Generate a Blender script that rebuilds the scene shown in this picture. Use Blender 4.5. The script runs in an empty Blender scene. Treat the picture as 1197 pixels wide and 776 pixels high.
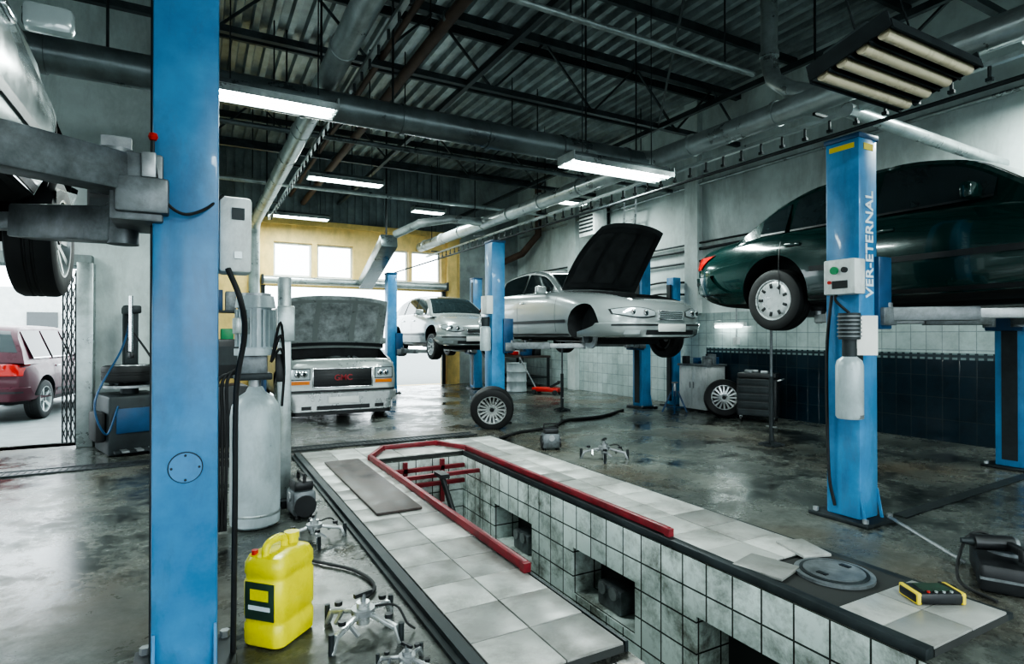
import bpy, bmesh, math, random
from mathutils import Vector, Matrix
random.seed(3)
R=math.radians
# ------------------------------------------------------------------ materials
def M(name,col,rough=.5,metal=0,var=.15,scale=4,bump=0,bscale=30,emit=0,coat=0,col2=None,spec=.5,rvar=.1,thr=(.35,.65),dirt=0,dcol=(.10,.095,.085),dstr=(2.5,2.5,.7)):
    m=bpy.data.materials.new(name);m.use_nodes=True
    nt=m.node_tree;n=nt.nodes;l=nt.links;p=n['Principled BSDF']
    tc=n.new('ShaderNodeTexCoord')
    nz=n.new('ShaderNodeTexNoise');nz.inputs['Scale'].default_value=scale;nz.inputs['Detail'].default_value=6;nz.inputs['Roughness'].default_value=.65
    l.new(tc.outputs['Object'],nz.inputs['Vector'])
    r=n.new('ShaderNodeValToRGB')
    c1=[max(0,c*(1-var)) for c in col];c2=col2 or [min(1,c*(1+var)) for c in col]
    r.color_ramp.elements[0].position=thr[0];r.color_ramp.elements[1].position=thr[1]
    r.color_ramp.elements[0].color=(*c1,1);r.color_ramp.elements[1].color=(*c2,1)
    l.new(nz.outputs['Fac'],r.inputs['Fac']);cout=r.outputs['Color']
    if dirt:
        mp=n.new('ShaderNodeMapping');mp.inputs['Scale'].default_value=dstr;l.new(tc.outputs['Object'],mp.inputs[0])
        n3=n.new('ShaderNodeTexNoise');n3.inputs['Scale'].default_value=1.0;n3.inputs['Detail'].default_value=10;n3.inputs['Roughness'].default_value=.75;n3.inputs['Distortion'].default_value=.4
        l.new(mp.outputs[0],n3.inputs['Vector'])
        r3=n.new('ShaderNodeValToRGB');r3.color_ramp.elements[0].position=.47;r3.color_ramp.elements[0].color=(0,0,0,1);r3.color_ramp.elements[1].position=.72;r3.color_ramp.elements[1].color=(dirt,dirt,dirt,1)
        l.new(n3.outputs['Fac'],r3.inputs['Fac'])
        mx=n.new('ShaderNodeMix');mx.data_type='RGBA';l.new(r3.outputs[0],mx.inputs[0]);l.new(cout,mx.inputs[6]);mx.inputs[7].default_value=(*dcol,1);cout=mx.outputs[2]
    l.new(cout,p.inputs['Base Color'])
    mr=n.new('ShaderNodeMapRange');mr.inputs['To Min'].default_value=max(0.02,rough-rvar);mr.inputs['To Max'].default_value=min(1,rough+rvar)
    mr.inputs['From Min'].default_value=.3;mr.inputs['From Max'].default_value=.7
    l.new(nz.outputs['Fac'],mr.inputs['Value']);l.new(mr.outputs['Result'],p.inputs['Roughness'])
    p.inputs['Metallic'].default_value=metal
    p.inputs['Specular IOR Level'].default_value=spec
    if coat: p.inputs['Coat Weight'].default_value=coat;p.inputs['Coat Roughness'].default_value=.05
    if bump:
        b=n.new('ShaderNodeBump');b.inputs['Strength'].default_value=bump;b.inputs['Distance'].default_value=.02
        n2=n.new('ShaderNodeTexNoise');n2.inputs['Scale'].default_value=bscale;n2.inputs['Detail'].default_value=4
        l.new(tc.outputs['Object'],n2.inputs['Vector']);l.new(n2.outputs['Fac'],b.inputs['Height']);l.new(b.outputs['Normal'],p.inputs['Normal'])
    if emit:
        p.inputs['Emission Color'].default_value=(*col,1);p.inputs['Emission Strength'].default_value=emit
    return m
def TILE(name,axes,w,h,col,mort,rough=.2,msize=.006,dirt=.5,off=(0,0)):
    m=bpy.data.materials.new(name);m.use_nodes=True
    nt=m.node_tree;n=nt.nodes;l=nt.links;p=n['Principled BSDF']
    tc=n.new('ShaderNodeTexCoord');sp=n.new('ShaderNodeSeparateXYZ');cb=n.new('ShaderNodeCombineXYZ')
    l.new(tc.outputs['Object'],sp.inputs[0]);l.new(sp.outputs[axes[0]],cb.inputs[0]);l.new(sp.outputs[axes[1]],cb.inputs[1])
    mp=n.new('ShaderNodeMapping');mp.inputs['Location'].default_value=(off[0],off[1],0);l.new(cb.outputs[0],mp.inputs['Vector'])
    b=n.new('ShaderNodeTexBrick');b.offset=0;b.squash=1
    b.inputs['Scale'].default_value=1;b.inputs['Brick Width'].default_value=w;b.inputs['Row Height'].default_value=h
    b.inputs['Mortar Size'].default_value=msize;b.inputs['Mortar Smooth'].default_value=.1
    b.inputs['Color1'].default_value=(*col,1);b.inputs['Color2'].default_value=(*[c*.82 for c in col],1);b.inputs['Mortar'].default_value=(*mort,1)
    l.new(mp.outputs[0],b.inputs['Vector'])
    nz=n.new('ShaderNodeTexNoise');nz.inputs['Scale'].default_value=2.3;nz.inputs['Detail'].default_value=10;nz.inputs['Roughness'].default_value=.75;nz.inputs['Distortion'].default_value=.2
    l.new(tc.outputs['Object'],nz.inputs['Vector'])
    r=n.new('ShaderNodeValToRGB');r.color_ramp.elements[0].position=.36;r.color_ramp.elements[0].color=(1-dirt,1-dirt*1.02,1-dirt*1.05,1);r.color_ramp.elements[1].position=.56
    l.new(nz.outputs['Fac'],r.inputs['Fac'])
    mx=n.new('ShaderNodeMix');mx.data_type='RGBA';mx.blend_type='MULTIPLY';mx.inputs[0].default_value=1
    l.new(b.outputs['Color'],mx.inputs[6]);l.new(r.outputs['Color'],mx.inputs[7]);l.new(mx.outputs[2],p.inputs['Base Color'])
    p.inputs['Roughness'].default_value=rough
    bp=n.new('ShaderNodeBump');bp.inputs['Strength'].default_value=.4;bp.inputs['Distance'].default_value=.005;bp.invert=True
    l.new(b.outputs['Fac'],bp.inputs['Height']);l.new(bp.outputs[0],p.inputs['Normal'])
    return m
def FLOORMAT():
    m=bpy.data.materials.new('worn_concrete_floor');m.use_nodes=True
    nt=m.node_tree;n=nt.nodes;l=nt.links;p=n['Principled BSDF']
    tc=n.new('ShaderNodeTexCoord')
    def nz(s,d=8,ro=.65,dis=0,off=0):
        x=n.new('ShaderNodeTexNoise');x.inputs['Scale'].default_value=s;x.inputs['Detail'].default_value=d;x.inputs['Roughness'].default_value=ro;x.inputs['Distortion'].default_value=dis
        mp=n.new('ShaderNodeMapping');mp.inputs['Location'].default_value=(off,off*.7,0)
        l.new(tc.outputs['Object'],mp.inputs[0]);l.new(mp.outputs[0],x.inputs['Vector']);return x
    def ramp(src,st):
        r=n.new('ShaderNodeValToRGB');e=r.color_ramp.elements
        e[0].position=st[0][0];e[0].color=(*st[0][1],1);e[1].position=st[-1][0];e[1].color=(*st[-1][1],1)
        for q in st[1:-1]:
            x=e.new(q[0]);x.color=(*q[1],1)
        l.new(src.outputs['Fac'],r.inputs['Fac']);return r
    def mix(a,b,mode,f=1):
        mx=n.new('ShaderNodeMix');mx.data_type='RGBA';mx.blend_type=mode
        if isinstance(f,(int,float)): mx.inputs[0].default_value=f
        else: l.new(f,mx.inputs[0])
        l.new(a,mx.inputs[6])
        if isinstance(b,tuple): mx.inputs[7].default_value=(*b,1)
        else: l.new(b,mx.inputs[7])
        return mx.outputs[2]
    a=nz(.8,12,.7,.25);b=nz(16,10,.8);c=nz(.4,6,.62,.4,5);d=nz(1.1,12,.74,.2,11)
    r=ramp(a,[(.34,(.040,.047,.044)),(.48,(.095,.105,.097)),(.58,(.14,.15,.137)),(.72,(.22,.23,.21))])
    r2=ramp(b,[(.3,(.4,.4,.4)),(.62,(1.25,1.25,1.22))])
    x=mix(r.outputs[0],r2.outputs[0],'MULTIPLY')
    r3=ramp(c,[(.50,(0,0,0)),(.66,(.6,.6,.6))]);x=mix(x,(.12,.092,.060),'MIX',r3.outputs[0])
    r4=ramp(d,[(.52,(0,0,0)),(.60,(.9,.9,.9))]);x=mix(x,(.016,.018,.018),'MIX',r4.outputs[0])
    l.new(x,p.inputs['Base Color'])
    mr=n.new('ShaderNodeMapRange');mr.inputs['From Min'].default_value=.42;mr.inputs['From Max'].default_value=.58;mr.inputs['To Min'].default_value=.42;mr.inputs['To Max'].default_value=.10
    l.new(d.outputs['Fac'],mr.inputs['Value']);l.new(mr.outputs[0],p.inputs['Roughness'])
    bp=n.new('ShaderNodeBump');bp.inputs['Strength'].default_value=.12;bp.inputs['Distance'].default_value=.008
    l.new(b.outputs['Fac'],bp.inputs['Height']);l.new(bp.outputs[0],p.inputs['Normal'])
    return m
m_floor=FLOORMAT()
m_out=M('outdoor_asphalt',(.20,.22,.22),.8,var=.15)
m_wall=M('white_painted_wall',(.58,.65,.64),.7,var=.18,scale=.9,bump=.1,dirt=.6,dstr=(1.2,1.2,.35),dcol=(.20,.22,.21))
m_wallgrey=M('grey_painted_wall',(.32,.37,.37),.7,var=.3,scale=1.2,bump=.1,dirt=.5)
m_yel_wall=M('yellow_painted_wall',(.76,.56,.22),.6,var=.12,dirt=.3)
m_white=M('white_paint',(.66,.70,.69),.4,var=.06,dirt=.45,dstr=(6,6,3))
m_deck=M('galvanised_roof_deck',(.36,.41,.42),.38,.4,var=.35,scale=1.5,dirt=.6,dcol=(.07,.08,.08),dstr=(1,.5,1))
m_deckw=M('dark_sheet_cladding',(.22,.26,.27),.5,.3,var=.3,scale=2)
m_steelD=M('dark_structural_steel',(.032,.040,.043),.5,.3,var=.3)
m_truss=M('roof_truss_steel',(.065,.08,.085),.45,.4,var=.35)
m_duct=M('galvanised_duct',(.42,.47,.47),.33,.6,var=.2,scale=3,dirt=.5,dstr=(3,.8,3))
m_ductd=M('dark_ventilation_duct',(.14,.17,.175),.33,.5,var=.35,scale=2,dirt=.4)
m_rust=M('brown_lagged_pipe',(.11,.075,.06),.6,.2,var=.3)
m_blue=M('blue_lift_paint',(.055,.22,.45),.40,var=.18,scale=2.0,col2=(.085,.295,.54),coat=.1,dirt=.5,dcol=(.06,.09,.12),dstr=(5,5,1.6))
m_blued=M('dark_blue_paint',(.015,.065,.15),.4,var=.2)
m_navy=TILE('navy_wall_tile',(1,2),.2,.3,(.012,.03,.045),(.03,.045,.05),.15,dirt=.3)
m_lt=TILE('light_wall_tile',(1,2),.2,.25,(.50,.60,.59),(.28,.33,.33),.18,dirt=.25)
m_band=TILE('decor_wall_tile',(1,2),.1,.09,(.20,.27,.27),(.04,.06,.07),.2,msize=.02,dirt=.2)
m_pitY=TILE('pit_wall_tile',(1,2),.205,.205,(.70,.79,.76),(.06,.065,.06),.2,dirt=.72)
m_pitX=TILE('pit_end_tile',(0,2),.205,.205,(.70,.79,.76),(.06,.065,.06),.2,dirt=.72)
m_t=[M('floor_tile_%d'%i,(c,c*1.02,c*.97),.34,var=.2,scale=1.4,rvar=.06,dirt=.8,dcol=(.11,.105,.09),dstr=(2.2,2.2,2),spec=.35,bump=.05) for i,c in enumerate((.46,.37,.53,.29))]
m_grout=M('dark_grout',(.035,.038,.037),.8)
m_pitfl=M('pit_floor',(.03,.033,.033),.6)
m_red=M('red_painted_steel',(.19,.016,.024),.42,var=.3,scale=8,dirt=.5,dcol=(.04,.02,.02),dstr=(6,6,6))
m_wood=M('stained_plywood',(.055,.042,.038),.4,var=.5,scale=6)
m_rub=M('black_rubber',(.018,.019,.02),.6,var=.3)
m_blk=M('black_plastic',(.02,.022,.024),.4,var=.2)
m_alu=M('alloy_metal',(.55,.58,.58),.3,.6,var=.1,dirt=.3,dstr=(8,8,8))
m_steel=M('worn_steel',(.34,.36,.37),.38,.6,var=.25,scale=8,dirt=.4,dstr=(8,8,8))
m_arm=M('greasy_lift_arm',(.19,.21,.22),.42,.4,var=.4,scale=6,dirt=.5,dstr=(6,6,6),dcol=(.05,.045,.04))
m_chrome=M('chrome',(.72,.75,.77),.12,.9,var=.03,rvar=.03)
m_glass=M('dark_car_glass',(.02,.03,.033),.06,0,var=.1,rvar=.02,spec=.8)
m_lens=M('headlight_lens',(.46,.52,.54),.1,.3,var=.1,rvar=.03,coat=1)
m_amber=M('amber_lens',(.75,.22,.03),.2,var=.05)
m_tail=M('red_tail_lens',(.45,.02,.015),.15,var=.05,coat=.5)
m_silver=M('silver_car_paint',(.34,.375,.375),.26,.35,var=.01,coat=.8,rvar=.01)
m_green=M('dark_green_car_paint',(.006,.030,.027),.18,.1,var=.1,coat=1,rvar=.04)
m_vanp=M('champagne_van_paint',(.36,.395,.385),.28,.3,var=.02,coat=.8,rvar=.01)
m_maroon=M('maroon_car_paint',(.065,.005,.016),.35,.0,var=.05,coat=.25)
m_wcar=M('white_car_paint',(.55,.62,.62),.2,.1,var=.04,coat=.8)
m_under=M('car_underbody',(.02,.022,.024),.7,var=.5,scale=6)
m_insul=M('hood_insulation',(.44,.48,.48),.42,.3,var=.35,scale=5,bump=.8,bscale=12,dirt=.3,dstr=(4,4,4))
m_liner=M('black_hood_liner',(.022,.025,.027),.7,var=.4,scale=8)
m_plate=M('number_plate',(.75,.78,.76),.4,var=.03)
m_yel=M('yellow_plastic_canister',(.82,.74,.015),.32,var=.06,scale=3,dirt=.35,dcol=(.35,.28,.02),dstr=(10,10,6))
m_label=M('dark_label',(.03,.06,.04),.5,var=.3,scale=10)
m_tank=M('grey_tank_paint',(.44,.51,.53),.35,.1,var=.12,scale=3,dirt=.5,dstr=(5,5,2),dcol=(.18,.20,.20))
m_redp=M('bright_red_plastic',(.5,.03,.02),.35)
m_grn=M('green_plastic',(.03,.25,.10),.4)
m_tube=M('lit_fluorescent_tube',(.88,1,.96),.4,emit=18,var=0)
m_tubeoff=M('fluorescent_tube_off',(.75,.66,.48),.3,var=.05)
m_paper=M('paper',(.75,.75,.72),.8,var=.05)
m_redtxt=M('red_letter',(.36,.03,.04),.4,var=0)
m_wtxt=M('white_letter',(.75,.82,.86),.5,var=0)
m_ytxt=M('yellow_decal',(.7,.55,.05),.5,var=0)
m_fence=M('outdoor_render',(.60,.63,.62),.9,var=.1)
# ------------------------------------------------------------------ mesh builder
class MB:
    def __init__(s,name): s.name=name;s.v=[];s.f=[];s.mi=[];s.mats=[];s.T=Matrix.Identity(4)
    def idx(s,m):
        if m not in s.mats:s.mats.append(m)
        return s.mats.index(m)
    def add(s,vs,fs,m):
        o=len(s.v);s.v+= [tuple(s.T@Vector(v)) for v in vs];k=s.idx(m)
        for f in fs: s.f.append(tuple(i+o for i in f));s.mi.append(k)
    def quad(s,a,b,c,d,m): s.add([a,b,c,d],[(0,1,2,3)],m)
    def box(s,c,sz,m,rot=None,bev=0):
        bm=bmesh.new();bmesh.ops.create_cube(bm,size=1)
        bmesh.ops.scale(bm,vec=sz,verts=bm.verts)
        if bev: bmesh.ops.bevel(bm,geom=list(bm.edges),offset=min(bev,min(sz)*.45),segments=2,profile=.5,affect='EDGES')
        bm.verts.index_update()
        Rm=(rot.to_4x4() if rot is not None else Matrix.Identity(4));Tm=Matrix.Translation(c)@Rm
        s.add([Tm@v.co for v in bm.verts],[[v.index for v in f.verts] for f in bm.faces],m);bm.free()
    def bx(s,x0,x1,y0,y1,z0,z1,m,bev=0): s.box(((x0+x1)/2,(y0+y1)/2,(z0+z1)/2),(abs(x1-x0),abs(y1-y0),abs(z1-z0)),m,None,bev)
    def beam(s,p0,p1,w,h,m,bev=0):
        p0=Vector(p0);p1=Vector(p1);d=p1-p0;q=d.to_track_quat('Y','Z').to_matrix()
        s.box((p0+p1)/2,(w,d.length,h),m,q,bev)
    def cyl(s,p0,p1,r,m,n=16,r2=None,cap=True):
        p0=Vector(p0);p1=Vector(p1);d=p1-p0;q=d.to_track_quat('Z','Y').to_matrix();r2=r if r2 is None else r2
        vs=[]
        for k,(p,rr) in enumerate(((p0,r),(p1,r2))):
            for i in range(n):
                a=2*math.pi*i/n;vs.append(p+q@Vector((rr*math.cos(a),rr*math.sin(a),0)))
        fs=[(i,(i+1)%n,n+(i+1)%n,n+i) for i in range(n)]
        if cap: fs+= [tuple(range(n))[::-1],tuple(range(n,2*n))]
        s.add(vs,fs,m)
    def tube(s,pts,r,m,n=10,cap=True):
        pts=[Vector(p) for p in pts];vs=[];up=None
        for i,p in enumerate(pts):
            if i==0:t=pts[1]-p
            elif i==len(pts)-1:t=p-pts[-2]
            else:t=(pts[i+1]-p).normalized()+(p-pts[i-1]).normalized()
            t.normalize()
            if up is None: up=Vector((0,0,1)) if abs(t.z)<.9 else Vector((0,1,0))
            a=t.cross(up)
            if a.length<1e-3:a=t.cross(Vector((1,0,0)))
            a.normalize();b=a.cross(t).normalized();up=b
            for k in range(n):
                th=2*math.pi*k/n;vs.append(p+a*r*math.cos(th)+b*r*math.sin(th))
        fs=[]
        for i in range(len(pts)-1):
            for k in range(n): fs.append((i*n+k,i*n+(k+1)%n,(i+1)*n+(k+1)%n,(i+1)*n+k))
        if cap: fs+=[tuple(range(n)),tuple(range((len(pts)-1)*n,len(pts)*n))]
        s.add(vs,fs,m)
    def hose(s,pts,r,m,n=8,sub=6):
        P=[Vector(p) for p in pts];Q=[P[0]*2-P[1]]+P+[P[-1]*2-P[-2]];out=[]
        for i in range(1,len(Q)-2):
            for k in range(sub):
                t=k/sub;a,b,c,d=Q[i-1],Q[i],Q[i+1],Q[i+2]
                out.append(.5*((2*b)+(c-a)*t+(2*a-5*b+4*c-d)*t*t+(3*b-a-3*c+d)*t**3))
        out.append(P[-1]);s.tube(out,r,m,n)
    def lathe(s,prof,m,c=(0,0,0),axis='Z',n=24,flip=1):
        vs=[];fs=[];c=Vector(c)
        for (r,h) in prof:
            for i in range(n):
                a=2*math.pi*i/n;x,y=r*math.cos(a),r*math.sin(a)
                vs.append(c+(Vector((x,y,h*flip)) if axis=='Z' else Vector((h*flip,x,y)) if axis=='X' else Vector((x,h*flip,y))))
        for j in range(len(prof)-1):
            for i in range(n): fs.append((j*n+i,j*n+(i+1)%n,(j+1)*n+(i+1)%n,(j+1)*n+i))
        s.add(vs,fs,m)
    def grid(s,P,m):
        a=len(P);b=len(P[0]);vs=[p for r in P for p in r]
        s.add(vs,[(i*b+j,i*b+j+1,(i+1)*b+j+1,(i+1)*b+j) for i in range(a-1) for j in range(b-1)],m)
    def mesh(s):
        me=bpy.data.meshes.new(s.name);me.from_pydata(s.v,[],s.f)
        for m in s.mats: me.materials.append(m)
        me.polygons.foreach_set('material_index',s.mi);me.update();return me
    def done(s,loc=(0,0,0),rot=(0,0,0),parent=None,ang=38,fixn=True):
        me=s.mesh()
        if fixn:
            bm=bmesh.new();bm.from_mesh(me);bmesh.ops.recalc_face_normals(bm,faces=bm.faces);bm.to_mesh(me);bm.free()
        me.polygons.foreach_set('use_smooth',[True]*len(me.polygons));me.set_sharp_from_angle(angle=R(ang))
        o=bpy.data.objects.new(s.name,me);bpy.context.collection.objects.link(o)
        o.location=loc;o.rotation_euler=rot
        if parent:o.parent=parent
        return o
def empty(name,loc=(0,0,0),rot=(0,0,0)):
    e=bpy.data.objects.new(name,None);e.location=loc;e.rotation_euler=rot;e.empty_display_size=.2;bpy.context.collection.objects.link(e);return e
def text(name,body,size,loc,mat,m3,parent,ext=.003,align='CENTER'):
    c=bpy.data.curves.new(name,'FONT');c.body=body;c.size=size;c.extrude=ext;c.offset=.002;c.align_x=align;c.align_y='CENTER';c.materials.append(mat)
    o=bpy.data.objects.new(name,c);bpy.context.collection.objects.link(o);o.matrix_local=Matrix.Translation(loc)@m3.to_4x4()
    if parent: o.parent=parent
    return o
RX90=Matrix.Rotation(R(90),3,'X')
def panel(mb,O,U,V,N,us,vs,holes,mat,rev=None,depth=.25,back=None):
    O,U,V,N=map(Vector,(O,U,V,N));P=lambda u,v,d=0:O+U*u+V*v+N*d
    uc=sorted({us[0],us[1],*[h[0] for h in holes],*[h[1] for h in holes]});vc=sorted({vs[0],vs[1],*[h[2] for h in holes],*[h[3] for h in holes]})
    for i in range(len(uc)-1):
        for j in range(len(vc)-1):
            cu=(uc[i]+uc[i+1])/2;cv=(vc[j]+vc[j+1])/2
            if any(h[0]<cu<h[1] and h[2]<cv<h[3] for h in holes):continue
            mb.quad(P(uc[i],vc[j]),P(uc[i+1],vc[j]),P(uc[i+1],vc[j+1]),P(uc[i],vc[j+1]),mat)
    for (a,b,c,d) in holes:
        r=rev or mat
        for (p,q) in (((a,c),(b,c)),((b,c),(b,d)),((b,d),(a,d)),((a,d),(a,c))):
            mb.quad(P(*p),P(*q),P(*q,depth),P(*p,depth),r)
        if back: mb.quad(P(a,c,depth),P(b,c,depth),P(b,d,depth),P(a,d,depth),back)
# ------------------------------------------------------------------ room shell
ZC=6.2;XR=9.0;XL=-7.0;YB=16.2;YL=9.5;YF=-5.0
PX0,PX1,PY0,PY1=1.75,2.85,.6,6.5
mb=MB('floor')
def fl(x0,x1,y0,y1): mb.quad((x0,y0,0),(x1,y0,0),(x1,y1,0),(x0,y1,0),m_floor)
fl(XL,PX0,YF,YB);fl(PX1,XR,YF,YB);fl(PX0,PX1,YF,PY0);fl(PX0,PX1,PY1,YB)
mb.done(fixn=False)
mb=MB('ground_outside');mb.bx(-45,45,YB,60,-.12,-.02,m_out);mb.bx(-45,-.15,YL+.3,YB,.001,.004,m_out);mb.bx(-45,XL,-30,YB,-.12,-.02,m_out);mb.bx(-45,45,-30,YF,-.12,-.02,m_out);mb.done()
mb=MB('building_outside');mb.bx(-30,-4,30,31,0,3.4,m_fence)
for i in range(8): mb.bx(-27+i*3,-26+i*3,29.9,30.1,1,2.4,m_glass)
mb.done()
mb=MB('wall_back')
wins=[(1.76,2.72),(2.85,3.81),(4.48,5.4),(5.49,6.4)]
door=(1.45,6.5,0,2.75)
panel(mb,(0,YB,0),(1,0,0),(0,0,1),(0,1,0),(0,7.0),(0,4.45),[door]+[(a,b,3.0,3.9) for a,b in wins],m_yel_wall,m_yel_wall,.3)
panel(mb,(0,YB,0),(1,0,0),(0,0,1),(0,1,0),(7.0,XR),(0,4.6),[],m_wallgrey)
panel(mb,(0,YB,0),(1,0,0),(0,0,1),(0,1,0),(0,7.0),(4.45,ZC+.2),[],m_deckw)
panel(mb,(0,YB,0),(1,0,0),(0,0,1),(0,1,0),(7.0,XR),(4.6,ZC+.2),[],m_wallgrey)
for i in range(35): mb.bx(.05+i*.2,.14+i*.2,YB-.04,YB-.002,4.45,ZC,m_deckw)
mb.bx(0,7,YB-.1,YB-.004,4.36,4.5,m_yel_wall);mb.bx(1.2,1.45,YB-.12,YB-.004,0,4.4,m_yel_wall);mb.bx(6.55,6.85,YB-.15,YB-.004,0,4.4,m_yel_wall)
mb.done(fixn=False)
for i,(a,b) in enumerate(wins):
    mb=MB('window_%d'%(i+1));y=YB+.15
    mb.bx(a,b,y-.03,y+.03,3.0,3.05,m_white);mb.bx(a,b,y-.03,y+.03,3.85,3.9,m_white);mb.bx(a,a+.05,y-.03,y+.03,3.05,3.85,m_white);mb.bx(b-.05,b,y-.03,y+.03,3.05,3.85,m_white)
    mb.done()
mb=MB('trim_1')
mb.cyl((1.5,YB-.22,2.88),(6.45,YB-.22,2.88),.10,m_duct,20);mb.bx(1.45,1.55,YB-.1,YB-.01,0,2.75,m_steelD);mb.bx(6.4,6.5,YB-.1,YB-.01,0,2.75,m_steelD)
for x in (1.47,6.48): mb.box((x,YB-.22,2.88),(.05,.24,.24),m_steelD)
mb.done()
mb=MB('wall_left_back')
panel(mb,(0,YL,0),(1,0,0),(0,0,1),(0,1,0),(XL,0),(0,ZC+.2),[(-3.9,-1.3,0,2.35)],m_wall,m_wallgrey,.25)
panel(mb,(0,YL,0),(0,1,0),(0,0,1),(-1,0,0),(0,YB-YL),(0,ZC+.2),[],m_wall)
mb.done(fixn=False)
mb=MB('wall_right')
panel(mb,(XR,0,0),(0,1,0),(0,0,1),(1,0,0),(YF,YB),(1.9,ZC+.2),[],m_wall)
panel(mb,(XR,0,0),(0,1,0),(0,0,1),(1,0,0),(YF,8.4),(0,1.12),[],m_navy)
panel(mb,(XR,0,0),(0,1,0),(0,0,1),(1,0,0),(YF,8.4),(1.12,1.21),[],m_band)
panel(mb,(XR,0,0),(0,1,0),(0,0,1),(1,0,0),(YF,8.4),(1.21,1.9),[],m_lt)
panel(mb,(XR,0,0),(0,1,0),(0,0,1),(1,0,0),(8.4,YB),(0,1.9),[],m_lt)
for y in (8.5,12.8): mb.bx(XR-.14,XR,y,y+.35,0 if y>9 else 1.9,ZC,m_wall)
mb.done(fixn=False)
mb=MB('wall_left')
panel(mb,(XL,0,0),(0,1,0),(0,0,1),(-1,0,0),(YF,YL),(0,ZC+.2),[(-3.5,.5,0,3.6),(3,7,1.2,3.6)],m_wall,None,.3);mb.done(fixn=False)
mb=MB('wall_front')
panel(mb,(0,YF,0),(1,0,0),(0,0,1),(0,-1,0),(XL,XR),(0,ZC+.2),[(-6,-2,0,3.8),(-.5,3.5,0,3.8),(4.5,8.5,1.2,3.8)],m_wall,None,.3);mb.done(fixn=False)  # wall behind the camera; its openings are put in to admit fill daylight
mb=MB('ceiling')
p=.25;x=XL
while x<XR-.001:
    y1=YL if x<-.01 else YB
    pr=[(x,ZC),(x+.09,ZC),(x+.115,ZC+.09),(x+.225,ZC+.09),(x+p,ZC)]
    for a,b in zip(pr[:-1],pr[1:]): mb.quad((a[0],YF,a[1]),(b[0],YF,b[1]),(b[0],y1,b[1]),(a[0],y1,a[1]),m_deck)
    x+=p
mb.done(fixn=False)
mb=MB('roof_steel_structure')
for y in (-1.5,3.1,7.6,12.1):
    x0=XL if y<YL else 0.1
    zb=5.05
    mb.bx(x0,XR,y-.04,y+.04,zb-.04,zb+.04,m_truss);mb.bx(x0,XR,y-.06,y+.06,5.9,6.02,m_truss)
    x=x0
    while x<XR-.6:
        mb.beam((x,y,zb),(x+.9,y,5.95),.03,.03,m_truss);mb.beam((x+.9,y,5.95),(x+1.8,y,zb),.03,.03,m_truss);x+=1.8
for i in range(12):
    y=-4.4+i*1.8;x0=XL if y<YL else .05
    mb.bx(x0,XR,y-.03,y+.03,6.05,6.18,m_truss)
for x in (3.4,7.0): mb.bx(x-.035,x+.035,YF,YB,5.0,5.08,m_truss)
mb.beam((3.4,3.1,5.06),(7.0,7.6,5.06),.03,.03,m_truss);mb.beam((7.0,3.1,5.06),(9.0,5.6,5.06),.03,.03,m_truss)
mb.done()
def ring(mb,p,ax,r,m,t=.03):
    p=Vector(p);a=Vector(ax)*t;mb.cyl(p-a,p+a,r,m,20)
mb=MB('ventilation_duct')
mb.cyl((-6.9,6.25,3.85),(5.45,6.25,3.85),.155,m_ductd,24)
for i in range(12): ring(mb,(-6.4+i*1.05,6.25,3.85),(1,0,0),.168,m_ductd,.02)
for i in range(5): mb.cyl((-5.9+i*2.6,6.25,3.9),(-5.9+i*2.6,6.25,6.1),.012,m_steelD,6)
mb.done()
mb=MB('ventilation_duct')
mb.tube([(5.65,-3,3.85),(5.65,15.9,3.98)],.13,m_duct,22)
for i in range(15): ring(mb,(5.65,-2+i*1.25,3.86+i*.009),(0,1,0),.145,m_duct,.02)
mb.bx(5.80,5.86,-3,15.9,3.70,3.74,m_duct)
for i in range(58):
    y=-1+i*.28;mb.cyl((5.83,y,3.60),(5.83,y,3.72),.014,m_steelD,6);mb.box((5.83,y,3.59),(.035,.05,.03),m_steelD)
for i in range(6): mb.cyl((5.65,1+i*2.8,3.95),(5.65,1+i*2.8,6.1),.012,m_steelD,6);mb.box((5.74,1+i*2.8,3.75),(.22,.03,.03),m_steelD)
mb.tube([(5.65,4.35,6.15),(5.65,4.35,4.5),(5.66,4.3,4.3),(5.66,4.1,4.12),(5.66,3.9,4.02),(5.66,3.75,3.9)],.09,m_duct,16);ring(mb,(5.65,4.35,4.6),(0,0,1),.105,m_duct)
mb.cyl((5.7,3.5,3.7),(8.98,3.5,3.62),.07,m_duct,16);mb.cyl((5.4,6.25,3.86),(5.6,6.25,3.88),.155,m_duct,22)
mb.done()
mb=MB('ventilation_duct')
mb.tube([(1.2,-3,4.15),(1.2,14.6,4.1),(1.2,14.9,4.02),(1.2,15.0,3.8),(1.2,15.0,.1)],.12,m_duct,20)
for i in range(14): ring(mb,(1.2,-2+i*1.25,4.15-i*.003),(0,1,0),.133,m_duct,.02)
mb.bx(1.40,1.45,-2,14,4.03,4.07,m_duct)
for i in range(46): mb.cyl((1.42,0+i*.3,3.95),(1.42,i*.3,4.05),.014,m_steelD,6)
for i in range(5): mb.cyl((1.2,1+i*2.8,4.25),(1.2,1+i*2.8,6.1),.012,m_steelD,6);mb.box((1.32,1+i*2.8,4.05),(.25,.03,.03),m_steelD)
mb.done()
mb=MB('overhead_heating_pipe')
mb.cyl((2.47,-3,5.0),(2.47,16.1,4.95),.07,m_rust,14);mb.cyl((2.15,-3,5.15),(2.15,16.1,5.1),.04,m_rust,12)
for i in range(8): ring(mb,(2.47,i*2,5.0),(0,1,0),.085,m_ductd)
for i in range(6): mb.cyl((2.47,1+i*2.8,5.05),(2.47,1+i*2.8,6.1),.01,m_steelD,6)
mb.done()
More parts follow.
